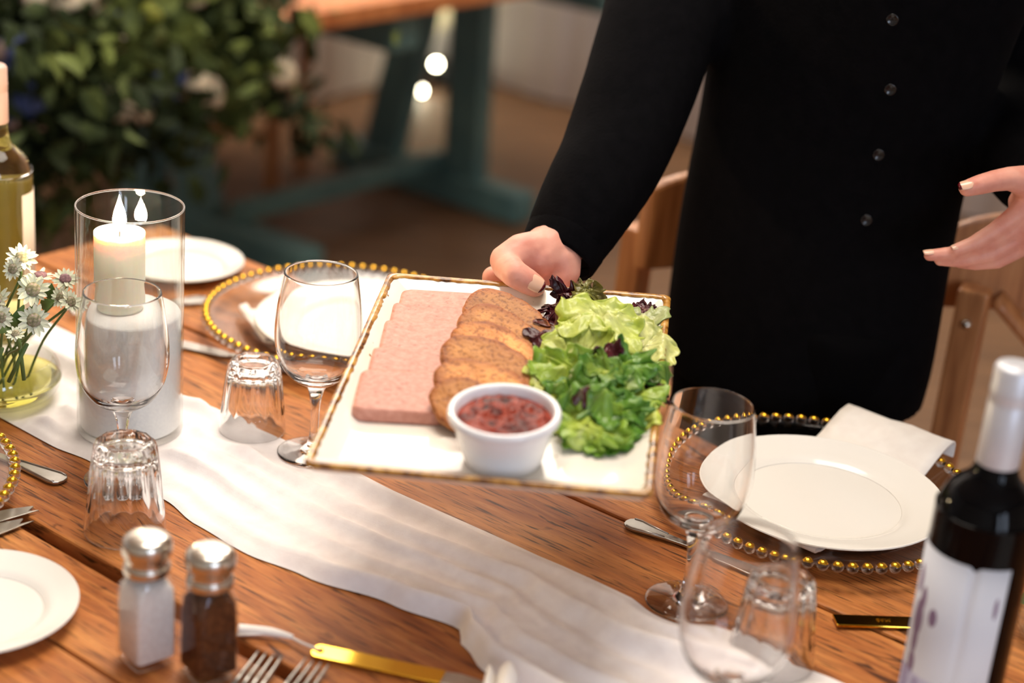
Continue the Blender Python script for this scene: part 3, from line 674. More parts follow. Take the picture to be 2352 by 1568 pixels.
def round_plate(name, cx, cy, z0, R, label, cat, group):
    k = R/.116
    prof = spl([(0, .004), (.07, .004), (.076, .0046), (.084, .0085), (.098, .0115), (.112, .0150), (.1152, .0160), (.116, .0152), (.1145, .0138), (.098, .0085), (.084, .004), (.074, .0005), (.060, .0), (0, .0004)], 5)
    o = lathe(name, [(q.x*k, q.y*(.6+.4*k)) for q in prof], MT['ceramic'], None, 72); o.location = (cx, cy, z0); return tag(o, label, cat, group)
round_plate('dinner_plate', .304, 1.478, .7672, .1165, 'white dinner plate on the charger with the napkin folded beneath it', 'plate', 'dinner plates on chargers')
round_plate('dinner_plate', -.165, 1.800, .7672, .122, 'white dinner plate on the charger behind wine glass and platter', 'plate', 'dinner plates on chargers')
round_plate('side_plate', -.411, 1.988, .7505, .0765, 'small white side plate behind the candle vase at the table end', 'plate', 'side plates')
round_plate('side_plate', -.405, 1.183, .7505, .0805, 'small white side plate beside the salt shaker', 'plate', 'side plates')
# napkins: folded cloth strips running under the plates
def strip(name, path, hw, wdir, label, th=.0022, mat_=None):
    vs, fs = [], []; P = spl(path, 6); nw = 10
    for i, p in enumerate(P):
        for j in range(nw+1):
            s = j/nw*2-1; w_ = .0012*math.sin(s*5+i*.6)*(1-abs(s))
            vs.append(p+wdir*s*hw+Vector((0, 0, w_+.0008*noise.noise(Vector((i*.3, s*3, 1))))))
    for i in range(len(P)-1):
        for j in range(nw): k = i*(nw+1)+j; fs.append((k, k+nw+1, k+nw+2, k+1))
    o = mesh(name, vs, fs, mat_ or MT['napkin']); solid(o, th, 0); return tag(o, label, 'napkin', 'folded white napkins')
c0 = Vector((.305, 1.504, 0)); bk = at(2020, 1003, .785); bk.z = 0; nd = (bk-c0).normalized(); nw_ = Vector((nd.y, -nd.x, 0))
def np_(d, z, s=0): return c0+nd*d+Vector((0, 0, z))+nw_*s
strip('napkin', [np_(-.098, .7722), np_(-.108, .7722), np_(-.113, .7700), np_(-.106, .7668), np_(-.085, .7648), np_(0, .7646), np_(.080, .7650), np_(.110, .7700), np_(.128, .7765), np_(.148, .7835), np_(.166, .7860), np_(.1735, .7825), np_(.1750, .7740), np_(.1745, .7670)], .060, nw_, 'white napkin folded under the plate and over the beaded rim by the red wine')
c0 = Vector((-.192, 1.834, 0)); nd = (at(560, 745, .77)-c0); nd.z = 0; nd.normalize(); nw_ = Vector((nd.y, -nd.x, 0))
strip('napkin', [np_(-.08, .7646), np_(.0, .7646), np_(.080, .7652), np_(.100, .7672), np_(.1085, .7700), np_(.106, .7730), np_(.100, .7738)], .050, nw_, 'white napkin with a rolled fold under the plate behind the wine glass')
# ------------------------------------------------------------------ cutlery
def outline_solid(name, pts, th, m, parent, lift=None):
    n = len(pts); vs = []
    for z in (0, th): vs += [(p[0], p[1], z+(lift(p[0]) if lift else 0)) for p in pts]
    fs = [tuple(range(n))[::-1], tuple(range(n, 2*n))]+[(i, (i+1) % n, n+(i+1) % n, n+i) for i in range(n)]
    return bevel(mesh(name, vs, fs, m, parent, False), .0006, 2)
def mirrored(half): return [(x, y) for x, y in half]+[(x, -y) for x, y in reversed(half) if y > 1e-6]
def handle(parent, L, wend=.0105, wneck=.0038):
    half = [(L, 0), (L-.0012, wend*.55), (L-.005, wend*.9), (L-.012, wend), (L*.72, wend*.80), (L*.45, wneck*1.35), (L*.2, wneck), (0, wneck)]
    pts = mirrored(half); o = outline_solid('handle', pts, .0026, MT['steel'], parent)
    for s in (1, -1):
        tube('beaded_edge', [(x, s*(y-.0014), .0028) for x, y in half[2:6]], .0009, MT['steel'], o, 6)
def cut(name, tip_px, toward_px, label, kind, z=.7515, hl=.105, wend=.0105, ztip=None):
    # the handle end lies at tip_px, the piece runs towards toward_px
    a, b = at(*tip_px, z), at(*toward_px, z); d = (a-b); ang = math.atan2(d.y, d.x)
    c = thing(name, label, kind, a-d.normalized()*hl, ang, 'cutlery laid on the table')
    handle(c, hl, wend)
    return c
def knife_blade(c, L=.11):
    half_t = [(0, .004), (-.008, .008), (-.05, .0100), (-.085, .0092), (-L+.008, .006), (-L, .0005)]; half_b = [(-L, -.0005), (-L+.02, -.0065), (-.05, -.0085), (-.008, -.007), (0, -.004)]
    outline_solid('blade', half_t+half_b, .0014, MT['steel'], c)
def fork_head(c):
    half = [(0, .0036), (-.012, .005), (-.026, .0112), (-.036, .0122)]
    outline_solid('neck', [(x, y) for x, y in half]+[(x, -y) for x, y in reversed(half)], .0022, MT['steel'], c)
    for y in (-.0102, -.0034, .0034, .0102):
        tube('tine', [(-.034, y, .0011), (-.055, y, .0018), (-.075, y*.97, .0035), (-.082, y*.97, .0050)], [.0019, .0018, .0014, .0007], MT['steel'], c, 8)
c = cut('table_fork', (147, 1108), (20, 1058), 'silver beaded fork handle poking out beside the gold-beaded charger rim', 'fork'); fork_head(c)
c = cut('table_knife', (-300, 1268), (77, 1163), 'knife with its blade tip on the table above the side plate, upper of the pair', 'knife', z=.7515, hl=.09); c.location = at(-130, 1222, .7515); c.rotation_euler.z = math.atan2((at(-300, 1268)-at(77, 1163)).y, (at(-300, 1268)-at(77, 1163)).x); knife_blade(c, (at(-130, 1222)-at(77, 1165)).length)
c = cut('table_knife', (-300, 1330), (57, 1195), 'knife with its blade tip on the table above the side plate, lower of the pair', 'knife', z=.7515, hl=.09); c.location = at(-130, 1262, .7515); knife_blade(c, (at(-130, 1262)-at(57, 1196)).length)
c = cut('table_knife', (1437, 1200), (1640, 1277), 'silver beaded knife handle beside the wine glass at the platter corner', 'knife', hl=.078); knife_blade(c)
c = cut('table_knife', (670, 850), (430, 795), 'knife lying behind the runner between candle vase and tumbler', 'knife', hl=.075); knife_blade(c)
c = cut('table_fork', (482, 690), (300, 708), 'fork handle beside the gold-beaded charger behind the candle vase', 'fork', hl=.085, wend=.0125); fork_head(c)
for tips, lab in ((((620, 1502), (540, 1600)), 'fork beside the pepper shaker with tines towards the gold opener'), (((728, 1520), (640, 1625)), 'fork under the gold opener, second from the pepper shaker')):
    a, b = at(*tips[0], .756), at(*tips[1], .756); d = b-a; c = thing('table_fork', lab, 'fork', a+d.normalized()*.082, math.atan2(d.y, d.x), 'cutlery laid on the table'); c.location.z = .7515; handle(c, .10); fork_head(c)
# ------------------------------------------------------------------ salt and pepper
def shaker(top_px, h, label, content, cname, rz):
    p = at(*top_px, .75+h); s = thing(cname+'_shaker', label, 'shaker', (p.x, p.y, .7505), rz, 'salt and pepper shakers')
    hw = .0182
    def rr(k, hwz, r, z): return rrect(hwz, hwz, r, z, 5)
    rs = [rr(0, hw-.004, .004, .0002), rr(0, hw-.001, .005, .001), rr(0, hw, .0055, .004), rr(0, hw-.0004, .0055, .040), rr(0, hw-.0010, .006, .052), rr(0, hw-.0026, .0110, .0575), rr(0, .0150, .0148, .0625), rr(0, .0148, .0146, .0680)]
    rings('glass_body', rs, MT['thinb'], s)
    t_ = .0016; rs2 = [rr(0, hw-.005, .004, .0042), rr(0, hw-t_, .0045, .0055), rr(0, hw-t_-.0004, .0045, .040), rr(0, hw-t_-.0010, .005, .0515), rr(0, hw-.0048, .0090, .0560)]
    rings(cname, rs2, content, s)
    top = .0872
    cp_ = spl([(.0150, .0560), (.0176, .0562), (.0180, .0590), (.0176, .0625), (.0164, .0640), (.0162, .0690), (.0172, .0705), (.0188, .0720), (.0192, .0760), (.0190, .0800), (.0176, .0838), (.0140, .0862), (.008, top), (0, top)], 4)
    k = h/top
    lathe('cap', [(q.x, top-(top-q.y)*.80) for q in cp_], MT['chrome'], s, 40)
    for ch in s.children: ch.scale = (1, 1, k)
    return s
shaker((338, 1228), .109, 'glass salt shaker full of white salt with a metal cap', MT['salt'], 'salt', math.radians(43))
shaker((484, 1258), .109, 'glass pepper shaker full of brown ground pepper with a metal cap', MT['pepper'], 'pepper', math.radians(38))
# ------------------------------------------------------------------ candle vase
vc = Vector((-.366, 1.538, .7514)); VR, VH = .0507, .2300
va = thing('cylinder_vase', 'tall clear glass cylinder vase holding a lit white pillar candle', 'vase', vc)
va_p = [(0, .006), (VR-.003, .006), (VR-.0022, .009), (VR-.0020, .12), (VR-.0020, VH-.0012), (VR-.0010, VH), (VR-.0001, VH-.0008), (VR, VH-.003), (VR, .12), (VR, .003), (VR-.002, .0004), (0, .0004)]
lathe('glass_wall', va_p, MT['thin'], va, 80)
o = lathe('rim', [(VR+.0010*math.cos(a)-.001, VH-.0008+.0010*math.sin(a)) for a in [i*math.pi/6 for i in range(13)]], MT['glass'], va, 80)
o = lathe('sand_fill', [(0, .0065), (VR-.0045, .0065), (VR-.0026, .0085), (VR-.0026, .122), (VR-.004, .1245), (.02, .127), (0, .127)], MT['sand'], None, 64); o.location = vc; tag(o, 'white sand filling the lower half of the candle vase', 'sand', kind='stuff')
cd = thing('pillar_candle', 'lit white pillar candle standing in the sand of the glass vase', 'candle', (vc.x-.010, vc.y, vc.z+.127))
lathe('wax_pillar', [(q.x, q.y) for q in spl([(0, .0002), (.0236, .0004), (.0238, .03), (.0238, .072), (.0232, .0745), (.0205, .0735), (.012, .0715), (0, .071)], 4)], MT['wax'], cd, 48)
tube('wick', [(0, 0, .071), (.0004, 0, .078), (.001, 0, .081)], .0009, MT['wick'], cd, 6)
lathe('flame', [(q.x, q.y) for q in spl([(0.0002, .0765), (.0046, .0805), (.0064, .0870), (.0050, .096), (.0022, .105), (.0001, .112)], 4)], MT['flame'], cd, 20)
# ------------------------------------------------------------------ bottles
def bottle_prof(h, R, rn): 
    return spl([(0, .006), (R*.75, .003), (R*.93, .001), (R, .006), (R, .03), (R, h*.58), (R*.985, h*.62), (R*.82, h*.675), (R*.5, h*.715), (rn*1.06, h*.755), (rn, h*.80), (rn, h*.955)], 6)
def bottle(px, h, R, rn, label, glass, cap_m, cap_from, name):
    p = at(*px, .75+h); b = thing(name, label, 'wine bottle', (p.x, p.y, .7515), 0)
    lathe('bottle_glass', [(max(q.x, 0), q.y) for q in bottle_prof(h, R, rn)], glass, b, 64)
    e = rn+.0012; cp_ = [(e-.0004, cap_from), (e, cap_from+.001), (e, h*.905), (e-.0005, h*.908), (e, h*.912), (e, h*.93), (e+.0004, h*.935), (e, h*.94), (e, h*.992), (e-.0015, h), (0, h)]
    lathe('capsule', cp_, cap_m, b, 48)
    return b, p
MT['redglass'] = mat('black_wine_glass', (.0016, .0015, .002, 1), .07, spec=.13)
b, p = bottle((2337, 843), .305, .0378, .0142, 'dark red wine bottle with white label and silvery screw cap', MT['redglass'], noisy('silver_capsule', [(.3, S(198, 200, 208)), (.7, S(216, 218, 224))], 20, rough=.4, metal=.25), .222, 'red_wine_bottle')
def label_mat():
    m, n, l, bb = base_mat('wine_label_paper')
    tc = n.new('ShaderNodeTexCoord'); sp = n.new('ShaderNodeSeparateXYZ'); l.new(tc.outputs['Object'], sp.inputs[0])
    an = n.new('ShaderNodeMath'); an.operation = 'ARCTAN2'; l.new(sp.outputs[1], an.inputs[0]); l.new(sp.outputs[0], an.inputs[1])
    cb = n.new('ShaderNodeCombineXYZ'); l.new(an.outputs[0], cb.inputs[0]); l.new(sp.outputs[2], cb.inputs[1])
    fac = None
    def ell(a0, z0, ra, rz):
        mp = n.new('ShaderNodeMapping'); mp.inputs['Location'].default_value = (-a0/ra, -z0/rz, 0); mp.inputs['Scale'].default_value = (1/ra, 1/rz, 1); l.new(cb.outputs[0], mp.inputs[0])
        ln = n.new('ShaderNodeVectorMath'); ln.operation = 'LENGTH'; l.new(mp.outputs[0], ln.inputs[0]); lt = n.new('ShaderNodeMath'); lt.operation = 'LESS_THAN'; lt.inputs[1].default_value = 1; l.new(ln.outputs['Value'], lt.inputs[0]); return lt.outputs[0]
    def mx_(a, b2):
        q = n.new('ShaderNodeMath'); q.operation = 'MAXIMUM'; l.new(a, q.inputs[0]); l.new(b2, q.inputs[1]); return q.outputs[0]
    es = [ell(*e) for e in LAB_SPOTS]
    f = es[0]
    for e in es[1:]: f = mx_(f, e)
    c1 = n.new('ShaderNodeMix'); c1.data_type = 'RGBA'; l.new(f, c1.inputs[0]); c1.inputs[6].default_value = S(206, 208, 216); c1.inputs[7].default_value = S(122, 98, 122)
    lt = n.new('ShaderNodeMath'); lt.operation = 'LESS_THAN'; lt.inputs[1].default_value = .056; l.new(sp.outputs[2], lt.inputs[0])
    sc2 = n.new('ShaderNodeMath'); sc2.operation = 'MULTIPLY'; sc2.inputs[1].default_value = .65; l.new(lt.outputs[0], sc2.inputs[0])
    c2 = n.new('ShaderNodeMix'); c2.data_type = 'RGBA'; l.new(sc2.outputs[0], c2.inputs[0]); l.new(c1.outputs[2], c2.inputs[6]); c2.inputs[7].default_value = S(170, 166, 200)
    l.new(c2.outputs[2], bb.inputs['Base Color']); bb.inputs['Roughness'].default_value = .75; return m
A0 = math.atan2(-p.y, -p.x)     # direction from the bottle to the viewer
LAB_SPOTS = [(A0-.62, .108, .10, .0075), (A0-.95, .118, .09, .010), (A0-1.02, .100, .16, .016), (A0-1.0, .082, .10, .013), (A0-.98, .062, .12, .010), (A0-1.15, .045, .2, .012), (A0-.74, .046, .12, .008), (A0-1.2, .13, .12, .012), (A0+.55, .128, .045, .009)]
def shell(name, R, a0, a1, z0, z1, m, parent, notch=None, n=48):
    vs, fs = [], []
    for i in range(n+1):
        a = a0+(a1-a0)*i/n; zt = z1
        if notch: zt = z1-notch[1]*math.exp(-((a-notch[0])/notch[2])**2)
        for z in (z0, zt): vs.append((R*math.cos(a), R*math.sin(a), z))
    for i in range(n): fs.append((2*i, 2*i+2, 2*i+3, 2*i+1))
    o = mesh(name, vs, fs, m, parent); solid(o, .0003, 1); return o
tag(shell('label', .0382, A0-1.75, A0+.72, .025, .160, label_mat(), b, (A0+.02, .0035, .06)), 'white paper wine label with purple motif', None)
MT['wineglass'] = mat('white_wine_glass', S(236, 228, 160), .02, trans=1, ior=1.36)
b, p = bottle((-21, 152), .2970, .0392, .0150, 'bottle of white wine with pale pink capsule behind the flowers', MT['wineglass'], noisy('pink_capsule', [(.3, S(196, 160, 146)), (.7, S(214, 182, 168))], 20, rough=.45), .237, 'white_wine_bottle')
A0 = math.atan2(-p.y, -p.x)
shell('label', .0396, A0+.75, A0+3.2, .03, .165, noisy('cream_label', [(.3, S(206, 188, 170)), (.7, S(222, 206, 190))], 20, rough=.7), b)
# ------------------------------------------------------------------ gold openers with tassels
def opener(a_px, b_px, wpx, label, tassel_px=None, steel=True, text=None):
    a, b2 = at(*a_px, .7525), at(*b_px, .7525); d = b2-a; L = d.length; hw = wpx/2
    c = thing('bottle_opener', label, 'bottle opener', (a.x, a.y, .7512), math.atan2(d.y, d.x), 'gold bottle opener favours')
    end = [(-.0+hw*.6*(1-math.cos(q)), hw*math.sin(q)) for q in [math.pi/2*i/6 for i in range(7)]]
    pts = [(x, y) for x, y in end]+[(L, hw)]+[(L, -hw)]+[(x, -y) for x, y in reversed(end) if y > 1e-6]
    outline_solid('gold_tag', pts, .0024, MT['goldm'], c)
    lathe('eyelet', [(.0022+.0007*math.cos(q), .0029+.0007*math.sin(q)) for q in [i*math.pi/4 for i in range(9)]], MT['gold'], c, 16).location.x = hw*.75
    if steel:
        half = [(L-.004, hw*.85), (L+.012, hw*1.05), (L+.028, hw*.75), (L+.038, hw*.25)]
        outline_solid('steel_head', half+[(x, -y) for x, y in reversed(half)], .0020, MT['steel'], c)
    if text:
        cu = bpy.data.curves.new('engraving', 'FONT'); cu.body = text; cu.size = hw*.75; cu.extrude = .0002; cu.align_x = 'CENTER'; cu.align_y = 'CENTER'
        tmp = bpy.data.objects.new('tmp', cu); COL.objects.link(tmp); me = bpy.data.meshes.new_from_object(tmp.evaluated_get(bpy.context.evaluated_depsgraph_get())); bpy.data.objects.remove(tmp)
        me.materials.clear(); o = link('engraved_letters', me, MT['gold'], c, False); o.location = (L*.52, -hw*.15, .0025)
    if tassel_px:
        q = [c.matrix_basis.inverted() @ at(x, y, .7545) for x, y in tassel_px]
        cord = [Vector((hw*.75, 0, .003))]+[Vector((v.x, v.y, .003)) for v in q[:2]]
        tube('cord', spl(cord, 5), .0011, MT['napkin'], c, 8)
        ts = thing_tassel = tube('tassel', spl([Vector((v.x, v.y, .004)) for v in q[1:]], 6), [.0022+.0022*min(1, i/6) for i in range(6*(len(q)-2)+1)], MT['napkin'], c, 10, flat=.8)
        a1, b1 = Vector((q[-2].x, q[-2].y, .004)), Vector((q[-1].x, q[-1].y, .003)); dd = b1-a1; sd = Vector((-dd.y, dd.x, 0)).normalized()
        for k in range(14):
            s = random.uniform(-1, 1); tube('strand', [a1+sd*s*.003, b1+sd*s*.0065+Vector((0, 0, random.uniform(-.002, .003)))], .0009, MT['napkin'], ts, 5)
    return c
opener((716, 1492), (1018, 1556), .0185, 'gold bottle opener tag with white tassel beside the pepper shaker', [(700, 1478), (672, 1464), (620, 1452), (548, 1444)])
opener((2150, 1432), (1917, 1424), .0175, 'mirror gold bottle opener tag beside the tumbler and red wine bottle', None, False, 'MAS')
# napkin peeking in beside the steel head of the opener
o = strip('napkin', [at(1090, 1640, .758), at(1108, 1600, .764), at(1118, 1560, .770), at(1125, 1566, .768), at(1136, 1590, .762), at(1150, 1562, .770), at(1168, 1552, .772), at(1184, 1580, .764)], .018, (at(1150, 1640)-at(1160, 1560)).normalized(), 'white napkin corner peeking up by the steel end of the gold opener')
# ------------------------------------------------------------------ flowers in a low glass bowl
bw = at(2, 903, .7545)
bo = thing('flower_bowl', 'low round glass bowl of water holding pale flowers beside the candle vase', 'bowl', (bw.x, bw.y, .7514))
lathe('glass_bowl', [(q.x, q.y) for q in spl([(0, .0004), (.036, .0004), (.052, .006), (.0595, .020), (.0585, .034), (.053, .0425), (.0515, .0428), (.0505, .0415), (.0560, .033), (.0570, .020), (.050, .0085), (.036, .0045), (0, .004)], 5)], MT['thin'], bo, 64)
lathe('water', [(q.x, q.y) for q in spl([(0, .0045), (.036, .005), (.049, .009), (.0555, .019), (.0552, .023), (.0, .0232)], 4)], mat('flower_water', S(236, 232, 150), .0, trans=1, ior=1.2), bo, 48)
MT['bract'] = noisy('pale_bract', [(.3, S(196, 204, 168)), (.7, S(232, 232, 212))], 120, rough=.6, sss=.1)
MT['centre'] = noisy('flower_centre', [(.3, S(92, 84, 70)), (.5, S(140, 138, 104)), (.7, S(176, 150, 150))], 400, rough=.8)
MT['centrep'] = noisy('mauve_flower_centre', [(.3, S(96, 66, 74)), (.7, S(168, 128, 136))], 400, rough=.8)
def bract_mesh(L):
    vs, fs = [], []
    for k, (s, wd) in enumerate([(0, .10), (.3, .15), (.6, .165), (.85, .11), (1, .008)]):
        for y in (-1, 0, 1): vs.append((L*s, L*wd*y, L*(.10*s-.06*s*s)+L*.03*abs(y)))
    for k in range(4):
        for j in range(2): a = k*3+j; fs.append((a, a+3, a+4, a+1))
    me = bpy.data.meshes.new('bract'); me.from_pydata(vs, [], fs); me.materials.append(MT['bract']); return me
BR = bract_mesh(.0145)
bmc = bmesh.new(); bmesh.ops.create_icosphere(bmc, subdivisions=3, radius=.0064)
for v in bmc.verts: v.co.z = v.co.z*.55; v.co *= 1+.16*noise.noise(v.co*900)
CE = bpy.data.meshes.new('centre'); bmc.to_mesh(CE); bmc.free()
CE.materials.append(MT['centre']); CEP = CE.copy(); CEP.materials.clear(); CEP.materials.append(MT['centrep'])
for me_ in (CE, CEP):
    for q in me_.polygons: q.use_smooth = True
FN = [0]
def flower(px, depth, size, face, label, mauve=False, bend=(0, 0), foot=(20, 880), nb=16):
    c = atd(*px, depth)
    f = thing('pale_flower', label, 'flower', (bw.x, bw.y, .7590), 0, 'pale flowers in the glass bowl')
    hd = link('flower_centre', CEP if mauve else CE, None, f); fd = (face[0]*CR - face[1]*CD - FWD*face[2]).normalized(); q = fd.to_track_quat('Z', 'Y')
    hd.location = c-f.location; hd.rotation_mode = 'QUATERNION'; hd.rotation_quaternion = q; hd.scale = (size,)*3
    for k in range(nb):
        o = bpy.data.objects.new('bract', BR); COL.objects.link(o); o.parent = hd; o.rotation_euler = (random.uniform(-.15, .15), random.uniform(-.25, .1), 2*math.pi*k/nb+random.uniform(-.08, .08)); o.location = (0, 0, -.0008-.0006*(k % 2))
        o.scale = (random.uniform(.85, 1.1),)*3
    FN[0] += 1; ft = Vector((bw.x, bw.y, .766))+Vector((math.cos(FN[0]*2.4), math.sin(FN[0]*2.4), 0))*(.009+.0020*FN[0]); m_ = (c+ft)/2+Vector((bend[0], 0, bend[1]))
    tube('stem', [p_-f.location for p_ in spl([c-fd*.002, c-fd*.012+Vector((0, 0, -.006)), m_, ft], 6)], .0013, MT['stem'], f, 7)
    return f
flower((76, 665), 1.62, 1.12, (.1, .25, 1), 'large pale flower facing out in the middle of the bowl posy')
flower((78, 735), 1.60, 1.08, (.1, -.05, 1), 'large pale flower below the middle one, dark spiky centre', foot=(60, 880))
flower((50, 592), 1.63, 1.0, (.35, .5, 1), 'topmost pale flower of the posy, in front of the wine bottle', foot=(30, 880))
flower((30, 617), 1.605, .78, (-.3, .1, 1), 'small greenish flower tucked under the topmost one', foot=(26, 880))
flower((92, 632), 1.645, 1.05, (.1, 1, .4), 'mauve-centred flower seen from the side behind the middle flower', True, foot=(0, 890), nb=14)
flower((36, 766), 1.575, .62, (-.1, .6, .8), 'small half-open flower low in the posy', foot=(66, 875))
flower((150, 640), 1.66, .9, (.3, .6, .8), 'pinkish-centred flower at the candle side of the posy', True, foot=(8, 880))
flower((140, 682), 1.630, .80, (-.3, .3, 1), 'pale flower below the pinkish one beside the candle vase', foot=(10, 885))
flower((163, 692), 1.608, .82, (.8, .2, .7), 'pale flower turned towards the candle vase', foot=(-10, 890))
flower((-8, 690), 1.61, 1.15, (-.4, .3, 1), 'white flower at the wine bottle side of the posy', foot=(30, 890))
flower((2, 728), 1.585, .85, (.1, -.1, 1), 'small white flower low at the wine bottle side of the posy', foot=(50, 885))
def leafblade(name, a, b, wd, m, parent, up=Vector((0, 0, 1)), arch=.15):
    a, b = Vector(a), Vector(b); d = b-a; s = d.cross(up).normalized(); n_ = s.cross(d).normalized(); vs, fs = [], []
    for k in range(6):
        t_ = k/5; w_ = wd*math.sin(math.pi*min(.98, t_*.9+.06)); p_ = a+d*t_+n_*d.length*arch*math.sin(math.pi*t_)
        vs += [p_-s*w_/2+n_*w_*.15, p_, p_+s*w_/2+n_*w_*.15]
    for k in range(5):
        for j in range(2): q = k*3+j; fs.append((q, q+3, q+4, q+1))
    return mesh(name, vs, fs, m, parent, True, True)
lf = thing('leaf_sprig', 'dark green leaf sprig among the posy stems in the glass bowl', 'leaves', (bw.x, bw.y, .7590))
for (x0, y0), (x1, y1), d in [((35, 760), (20, 715), 1.60), ((38, 758), (55, 700), 1.61), ((60, 730), (95, 705), 1.62), ((95, 705), (125, 690), 1.64), ((25, 745), (-5, 765), 1.60), ((120, 690), (118, 650), 1.65)]:
    leafblade('leaf', atd(x0, y0, d), atd(x1, y1, d-.01), .012, MT['stem'], lf, -FWD)
for a_, b_, d in [((40, 755), (55, 872), 1.605), ((5, 800), (-20, 870), 1.60), ((62, 790), (20, 876), 1.61)]:
    tube('stem', [atd(*a_, d), atd(*b_, 1.63)], .0020, MT['stem'], lf, 7, True)
# green sprig at the far side of the red wine bottle
sg = at(2420, 1470, .75)
sp_ = thing('sprig_bowl', 'small glass bowl with a green leafy sprig beside the red wine bottle', 'bowl', (sg.x, sg.y, .7505))
lathe('glass_bowl', [(q.x, q.y) for q in spl([(0, .0004), (.024, .0004), (.034, .010), (.036, .022), (.032, .032), (.0305, .032), (.0345, .022), (.032, .011), (.022, .003), (0, .003)], 4)], MT['thin'], sp_, 40)
dsg = (sg-CP).dot(FWD)
for k, (x, y) in enumerate([(2362, 1290), (2352, 1240), (2380, 1180), (2400, 1330)]):
    tube('stem', [atd(2420, 1455, dsg), atd((x+2420)/2+10, (y+1455)/2, dsg), atd(x, y, dsg)], .0016, MT['stem'], sp_, 6, True)
    for j in range(4): leafblade('leaf', atd(x+10*j-8, y+36*j, dsg), atd(x-26+22*(j % 2)*2, y+20+36*j, dsg-.01), .013, MT['stem'], sp_, -FWD)
# ------------------------------------------------------------------ chairs
def make_chair(label, loc, rz):
    c = thing('cross_back_chair', label, 'chair', loc, rz, 'cross-back wooden chairs'); m = MT['chair']
    for sx in (-1, 1):
        o = box('rear_leg', sx*.19-.018, sx*.19+.018, .165, .197, 0, .84, m, c, .004)
        for v in o.data.vertices:
            v.co.y += .05*max(0, (v.co.z-.4))**1.2
        o2 = box('front_leg', sx*.18-.018, sx*.18+.018, -.21, -.175, 0, .44, m, c, .004)
        mesh_s = bpy.data.meshes.new('screw'); bm = bmesh.new(); bmesh.ops.create_uvsphere(bm, u_segments=12, v_segments=8, radius=.006); bm.to_mesh(mesh_s); bm.free()
        s = link('screw', mesh_s, MT['chrome'], o); s.location = (sx*.19, .181, .80)
        beam_l('side_stretcher', Vector((sx*.183, -.19, .2)), Vector((sx*.19, .17, .2)), .022, .022, m, c)
    rs = [rrect(hx, hy, .06, z, 6) for hx, hy, z in ((.205, .2, .437), (.215, .21, .442), (.215, .21, .458), (.205, .2, .465), (.12, .12, .459))]
    o = rings('seat', rs, m, c); o.location.y = -.01
    def arch(x): return .225+.075*(1-(x/.23)**2)
    vs, fs = [], []; n = 24
    for i in range(n+1):
        x = -.23+.46*i/n; y = arch(x); e = 1-.35*abs(x/.23)**6
        for dy, z in ((-.009, .80), (.009, .80), (.009, .865+.06*e), (-.009, .865+.06*e)): vs.append((x, y+dy, z))
    for i in range(n):
        for k in range(4): a, b_ = i*4+k, i*4+(k+1) % 4; fs.append((a, a+4, b_+4, b_))
    fs += [(0, 1, 2, 3), (n*4+3, n*4+2, n*4+1, n*4)]
    bevel(mesh('crest_rail', vs, fs, m, c, False), .005, 2)
    for sx in (-1, 1):
        tube('cross_slat', spl([(-sx*.185, .19, .47), (-sx*.09, .225, .57), (0, .262+.012*sx, .66), (sx*.09, .268, .74), (sx*.17, .243, .82)], 5), .016, m, c, 10, flat=.55)
    beam_l('front_stretcher', Vector((-.18, -.19, .26)), Vector((.18, -.19, .26)), .022, .022, m, c)
    return c
def beam_l(name, a, b, wd, dp, m, parent):
    t_ = (b-a).normalized(); s = Vector((0, 0, 1)); k = t_.cross(s)
    vs = [p+s*x*wd/2+k*y*dp/2 for p in (a, b) for x, y in ((-1, -1), (1, -1), (1, 1), (-1, 1))]
    return bevel(mesh(name, vs, [(0, 1, 2, 3), (7, 6, 5, 4), (0, 4, 5, 1), (1, 5, 6, 2), (2, 6, 7, 3), (3, 7, 4, 0)], m, parent, False), .004)
def seat_chair(post, local, rz, label):
    off = Matrix.Rotation(rz, 3, 'Z') @ Vector((local[0], local[1], 0)); return make_chair(label, (post.x-off.x, post.y-off.y, 0), rz)
pB = onv(2245, 645, 1.86); seat_chair(pB, (-.19, .20), AL+math.radians(14), 'cross-back wooden chair under the open left hand, beside the person')
pA = onv(1462, 596, 1.72); seat_chair(pA, (.19, .20), AL-math.radians(86), 'cross-back wooden chair showing between the sleeve and the black top')
ca = (at(575, 480, 0)+at(755, 450, 0))/2
make_chair('cross-back wooden chair pushed in behind the teal trestle table', (ca.x-.22, ca.y+.14, 0), AL+math.radians(122))
# ------------------------------------------------------------------ the person serving
def pvz(u, v, z=0): return uvz(u-.034, v+.06, z)
PB = pvz(-.83, 1.60, 0)
pn = thing('person', 'person in a black cardigan and black trousers holding out the platter of starters', 'person', PB)
def ell_ring(u, v, hu, hv, z, n=28, yaw=0):
    out = []
    for i in range(n):
        a = 2*math.pi*i/n; cx, cy = hu*math.cos(a), hv*math.sin(a)
        out.append(pvz(u+cx*math.cos(yaw)-cy*math.sin(yaw), v+cx*math.sin(yaw)+cy*math.cos(yaw), z))
    return out
def loft_data(rs):
    n = len(rs[0]); vs = [p for r in rs for p in r]; fs = []
    for k in range(len(rs)-1):
        for i in range(n): j = (i+1) % n; fs.append((k*n+i, k*n+j, (k+1)*n+j, (k+1)*n+i))
    fs.append(tuple(range(n))[::-1]); fs.append(tuple(range((len(rs)-1)*n, len(rs)*n))); return vs, fs
def dense(tab, k=5): return [tuple(q) for q in [list(v) for v in splN(tab, k)]]
